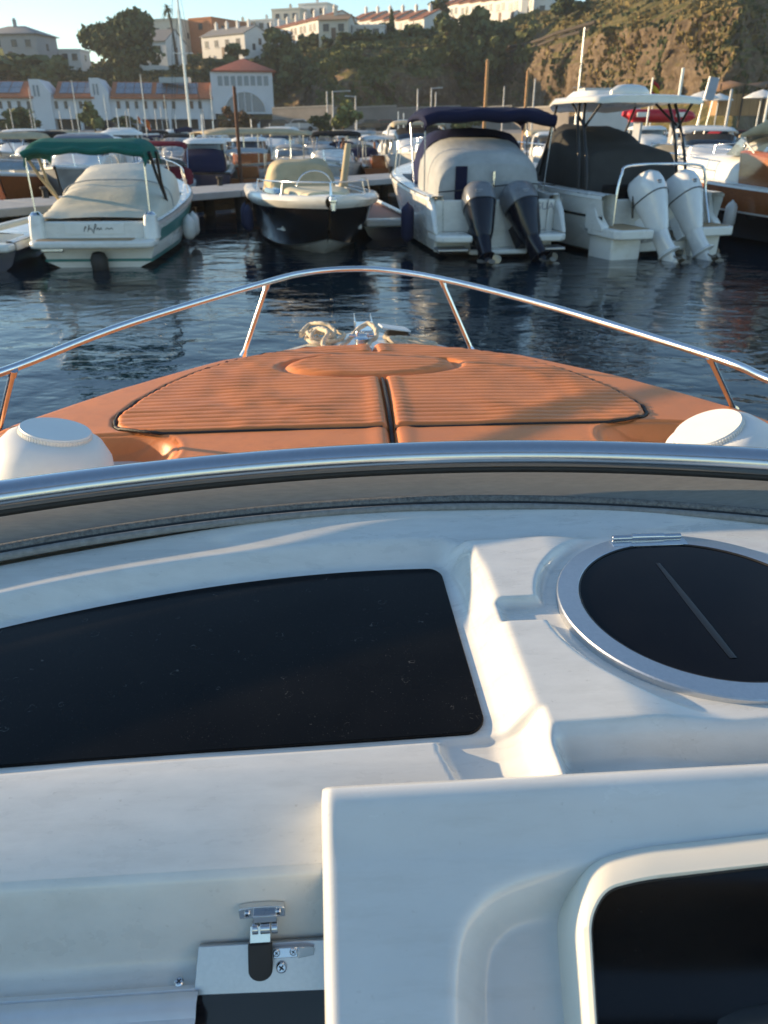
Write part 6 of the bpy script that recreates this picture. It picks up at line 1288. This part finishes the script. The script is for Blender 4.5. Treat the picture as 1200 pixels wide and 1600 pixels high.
# ------------------------------------------------------------------ poles, lamps, flags, signs
def pole(px, pyb, pyt, Y, r, m, label, name='mooring_pole', cat='pole', zb=None, arm=False, group=None):
    b = at_y(px, pyb, Y); t = at_y(px, pyt, Y); zt = t.z; zb = b.z if zb is None else zb
    mb = MB(); mb.tube([(b.x, b.y, zb), (b.x, b.y, zt)], [r, r * .8], 8)
    if arm: mb.tube([(b.x, b.y, zt - .1), (b.x + arm, b.y, zt)], r * .6, 6); mb.box((b.x + arm, b.y, zt), (.7, .3, .14))
    else: mb.lathe([(r * .95, zt), (r * .5, zt + r)], 8, Matrix.Translation((b.x, b.y, 0)))
    return tag(mb.build(name, m, None, sharp=50), label, cat, group)
rust = mat('rusty_steel', (0.13, 0.055, 0.03), 0.85, var=0.4, vscale=4); woodp = mat('orange_wood_pole', (0.42, 0.22, 0.09), 0.7, var=0.25, vscale=3); lampm = mat('grey_lamp_post', (0.42, 0.43, 0.44), 0.5, .3); 
pole(376, 270, 138, 34, .08, rust, 'rusty brown mooring pole beside the navy cabin boat', zb=-.5)
pole(757, 190, 96, 60, .13, woodp, 'orange wooden mast standing left of the golden cliff, tallest of the wooden ones', 'wooden_mast', 'mast', zb=.5)
pole(820, 180, 112, 66, .12, woodp, 'shorter orange wooden mast left of the pale yacht mast', 'wooden_mast', 'mast', zb=.5)
pole(832, 180, 124, 80, .08, lampm, 'thin grey post just right of the shorter wooden mast', 'lamp_post', 'post', zb=1.9)
for px, t, Y, lab, ar in ((512, 144, 120, 'grey lamp post left of the tall pale bush', False), (521, 142, 124, 'grey lamp post with arm above the tall pale bush', 2.2), (556, 150, 124, 'short grey lamp post right of the tall pale bush', -1.2), (652, 140, 120, 'grey lamp post in front of the dark cliff, left of a pair', False), (673, 137, 122, 'double lamp post in front of the dark cliff', 1.2), (680, 145, 126, 'thin lamp post behind the double lamp post', False), (785, 136, 122, 'grey lamp post right of the tallest wooden mast', False)):
    pole(px, 190, t, Y, .11, lampm, lab, 'lamp_post', 'lamp post', 1.9, ar)
for px, t, Y in ((22, 178, 112), (52, 180, 112), (98, 182, 112), (115, 176, 110), (200, 182, 112), (205, 178, 112), (246, 180, 112), (255, 176, 114), (320, 180, 112)):
    pole(px, 205, t - 8, Y, .07, lampm, 'thin grey flagless post along the quay before the harbour building', 'post', 'post', 1.9, False, 'thin posts along the quay')
pole(1192, 200, 132, 40, .07, hullw, 'white mast at the right edge above the tan bimini', 'mast', 'mast', .5); pole(1133, 200, 142, 46, .09, lampm, 'white post in front of the wooden beach bar', 'post', 'post', .5)
# flag, sign, inflatable, beach bar
def flag(px, py, Y, s, cols, label):
    o = empty('flag', label, 'flag', at_y(px, py, Y)); m = MB(); m.tube([(0, 0, -s * 2.5), (0, 0, s * 1.2)], .02 + s * .02, 6); m.build('staff', hullw, o)
    z = s
    for f, c in cols:
        q = MB(); q.loft([[(x * s * .7 - .02, .12 * s * sin(4 * x), z - .5 * s * x * x), (x * s * .7 - .02, .12 * s * sin(4 * x), z - f * s - .5 * s * x * x)] for x in np.linspace(0, 1, 6)], False, False, False); q.build('stripe', mat('flag_%d' % int(c[0] * 100 + c[1] * 1000), c, .8, var=.05), o, solid=.01); z -= f * s
R_f, Y_f = (.45, .02, .02), (.65, .38, .03)
flag(1017, 146, 30, .4, ((.3, R_f), (.5, Y_f), (.3, R_f)), 'red and yellow flag on a staff behind the hardtop'); flag(228, 198, 62, .5, ((.3, (.55, .10, .02)), (.5, (.55, .16, .03)), (.3, (.55, .10, .02))), 'orange flag on a boat above the green bimini'); flag(215, 190, 70, .4, ((.5, (.5, .12, .04)), (.5, (.45, .2, .1))), 'small orange pennant left of the tall mast')
sg = empty('sign_board', 'tall pale blue sign board on two posts below the cliff', 'sign', at_y(1105, 165, 50)); m = MB(); m.box((.0, 0, .85), (.52, .06, 1.15)); m.build('panel', mat('pale_blue_sign', (.32, .38, .45), .5, var=.12, vscale=2), sg, bevel=.02)
for x in (-.27, .27): m = MB(); m.tube([(x, .06, -2.6), (x, .06, 1.45)], .035, 6); m.build('post', hullw, sg)
sg.rotation_euler = (0, radians(7), 0)
rb = empty('inflatable_boat', 'red inflatable boat with white patches stored up on a rack behind the hardtop', 'inflatable', at_y(1034, 181, 44)); redr = mat('red_rubber', (.50, .012, .022), .45, var=.08)
m = MB(); m.tube([(-1.75, 0, .10), (-1.55, 0, .05), (-1.2, 0, 0), (0, 0, 0), (1.1, 0, .0), (1.5, 0, -.02), (1.72, 0, -.05)], [.10, .24, .30, .31, .31, .22, .06], 16); m.build('near_tube', redr, rb, sharp=60)
m = MB(); m.tube([(-1.7, 1.1, .12), (-1.2, 1.15, .05), (0, 1.15, .02), (1.3, 1.15, 0), (1.7, 1.1, -.02)], [.12, .28, .30, .28, .08], 14); m.build('far_tube', redr, rb, sharp=60)
m = MB(); m.box((0, .55, -.22), (2.8, .9, .12)); m.build('floor', redr, rb); 
for x, w_ in ((-1.05, .62), (.85, .48)): m = MB(); m.box((x, -.29, .05), (w_, .06, .22)); m.build('patch', hullw, rb, bevel=.02)
m = MB(); m.box((-1.0, .5, -1.0), (.12, 1.2, 1.4)); m.box((.9, .5, -1.0), (.12, 1.2, 1.4)); tag(m.build('boat_rack', lampm), 'grey rack that carries the red inflatable boat', 'rack').location = rb.location
bb = empty('beach_bar', 'wooden beach bar with brown shade sails below the dark cliff', 'bar', at_y(1165, 168, 78)); bw = mat('bar_wood', (.34, .20, .09), .8, var=.3, vscale=2, stretch=(4, 1, .3)); m = MB(); m.box((-.3, 0, .2), (5.2, 2, 1.7)); m.build('wooden_wall', bw, bb)
for x in (-3, -.9, 1.0, 3.0): m = MB(); m.tube([(x, -1.2, -1.6), (x, -1.2, 1.8)], .08, 6); m.build('post', dkw, bb)
m = MB(); m.loft([[(-3.4, -1.6, 1.2), (-3.0, 2, 1.8)], [(-1, -1.6, 1.75), (-1, 2, 2.2)], [(.5, -1.6, 1.45), (.5, 2, 1.9)], [(3.4, -1.6, 2.0), (3.4, 2, 2.3)]], False, False, False); m.build('shade_sail', canvas('brown_sail', (.22, .13, .075)), bb, solid=.04)
for px, Y, lab in ((1095, 66, 'white parasol left of the blue sign'), (1186, 62, 'white parasol in front of the beach bar'), (1120, 76, 'white parasol right behind the blue sign')):
    o = empty('parasol', lab, 'parasol', at_y(px, 172, Y)); m = MB(); m.lathe([(1.25, .75), (1.2, .82), (.7, 1.08), (.05, 1.28)], 10); m.build('canopy', c_white, o, sharp=20); m = MB(); m.tube([(0, 0, -2), (0, 0, 1.3)], .04, 6); m.build('pole', hullw, o)
# kiosk and parked cars on the quay
ks = house(at_y(1000, 176, 92), radians(180), 6.0, 3, 1.9, 'low white kiosk on the quay behind the hardtop', 'flat', wins=((.3, .6), (.7, .6)), gwins=(), chim=0, door=False)
def car(px, Y, body, label, rz):
    p = at_y(px, 200, Y); p.z = 2.0; o = empty('parked_car', label, 'car', p, rz); prof = [(-2.1, .35), (-2.1, .85), (-1.5, .95), (-1.0, 1.42), (.5, 1.45), (1.1, .98), (2.0, .85), (2.1, .4)]
    m = MB(); m.loft([[(x, -.85, z) for x, z in prof], [(x, -.8 if z > 1.2 else -.85, z) for x, z in prof], [(x, .85, z) for x, z in prof]], True); m.build('body', body, o, bevel=.05)
    m = MB(); m.loft([[(x, -.87, z) for x, z in ((-1.35, .98), (-.95, 1.36), (.45, 1.38), (.95, 1.0))], [(x, .87, z) for x, z in ((-1.35, .98), (-.95, 1.36), (.45, 1.38), (.95, 1.0))]], True); m.build('windows', win_d, o)
    for x in (-1.3, 1.3):
        for y in (-.8, .8): w = MB(); w.tube([(x, y - .1, .32), (x, y + .1, .32)], .32, 14); w.build('wheel', rubber, o)
for px, Y, c, lab, rz in ((582, 118, (.02, .02, .025), 'black car parked left of the people on the quay', 0.1), (605, 119, (.15, .012, .012), 'dark red car parked on the quay before the grey wall', .05), (628, 117, (.02, .025, .05), 'dark blue car parked on the quay before the grey wall', .1), (655, 116, (.03, .03, .03), 'charcoal car parked below the dark cliff lamp posts', 0), (705, 114, (.6, .6, .58), 'white car parked left of the navy bimini', .1), (470, 116, (.5, .5, .5), 'silver car parked right of the tower', .1), (440, 117, (.03, .03, .04), 'black car parked below the tower corner', .05), (180, 120, (.025, .03, .04), 'dark car parked before the harbour building arcade', 0), (212, 121, (.30, .31, .32), 'grey car parked before the harbour building arcade', 0)):
    car(px, Y, mat('car_paint_%d' % int(sum(c) * 1000), c, .25, var=.05, coat=.5), lab, rz)

# ------------------------------------------------------------------ evening haze over the whole place
hz = MB(); hz.box((0, 165, 27), (1260, 800, 60)); hm = bpy.data.materials.new('haze_air'); hm.use_nodes = True; nn = hm.node_tree.nodes; nn.remove(nn['Principled BSDF'])
pv = nn.new('ShaderNodeVolumePrincipled'); pv.inputs['Color'].default_value = (.86, .93, 1, 1); pv.inputs['Density'].default_value = 0.0003; pv.inputs['Anisotropy'].default_value = 0.2
hm.node_tree.links.new(pv.outputs[0], nn['Material Output'].inputs['Volume'])
tag(hz.build('haze', hm), kind='stuff')
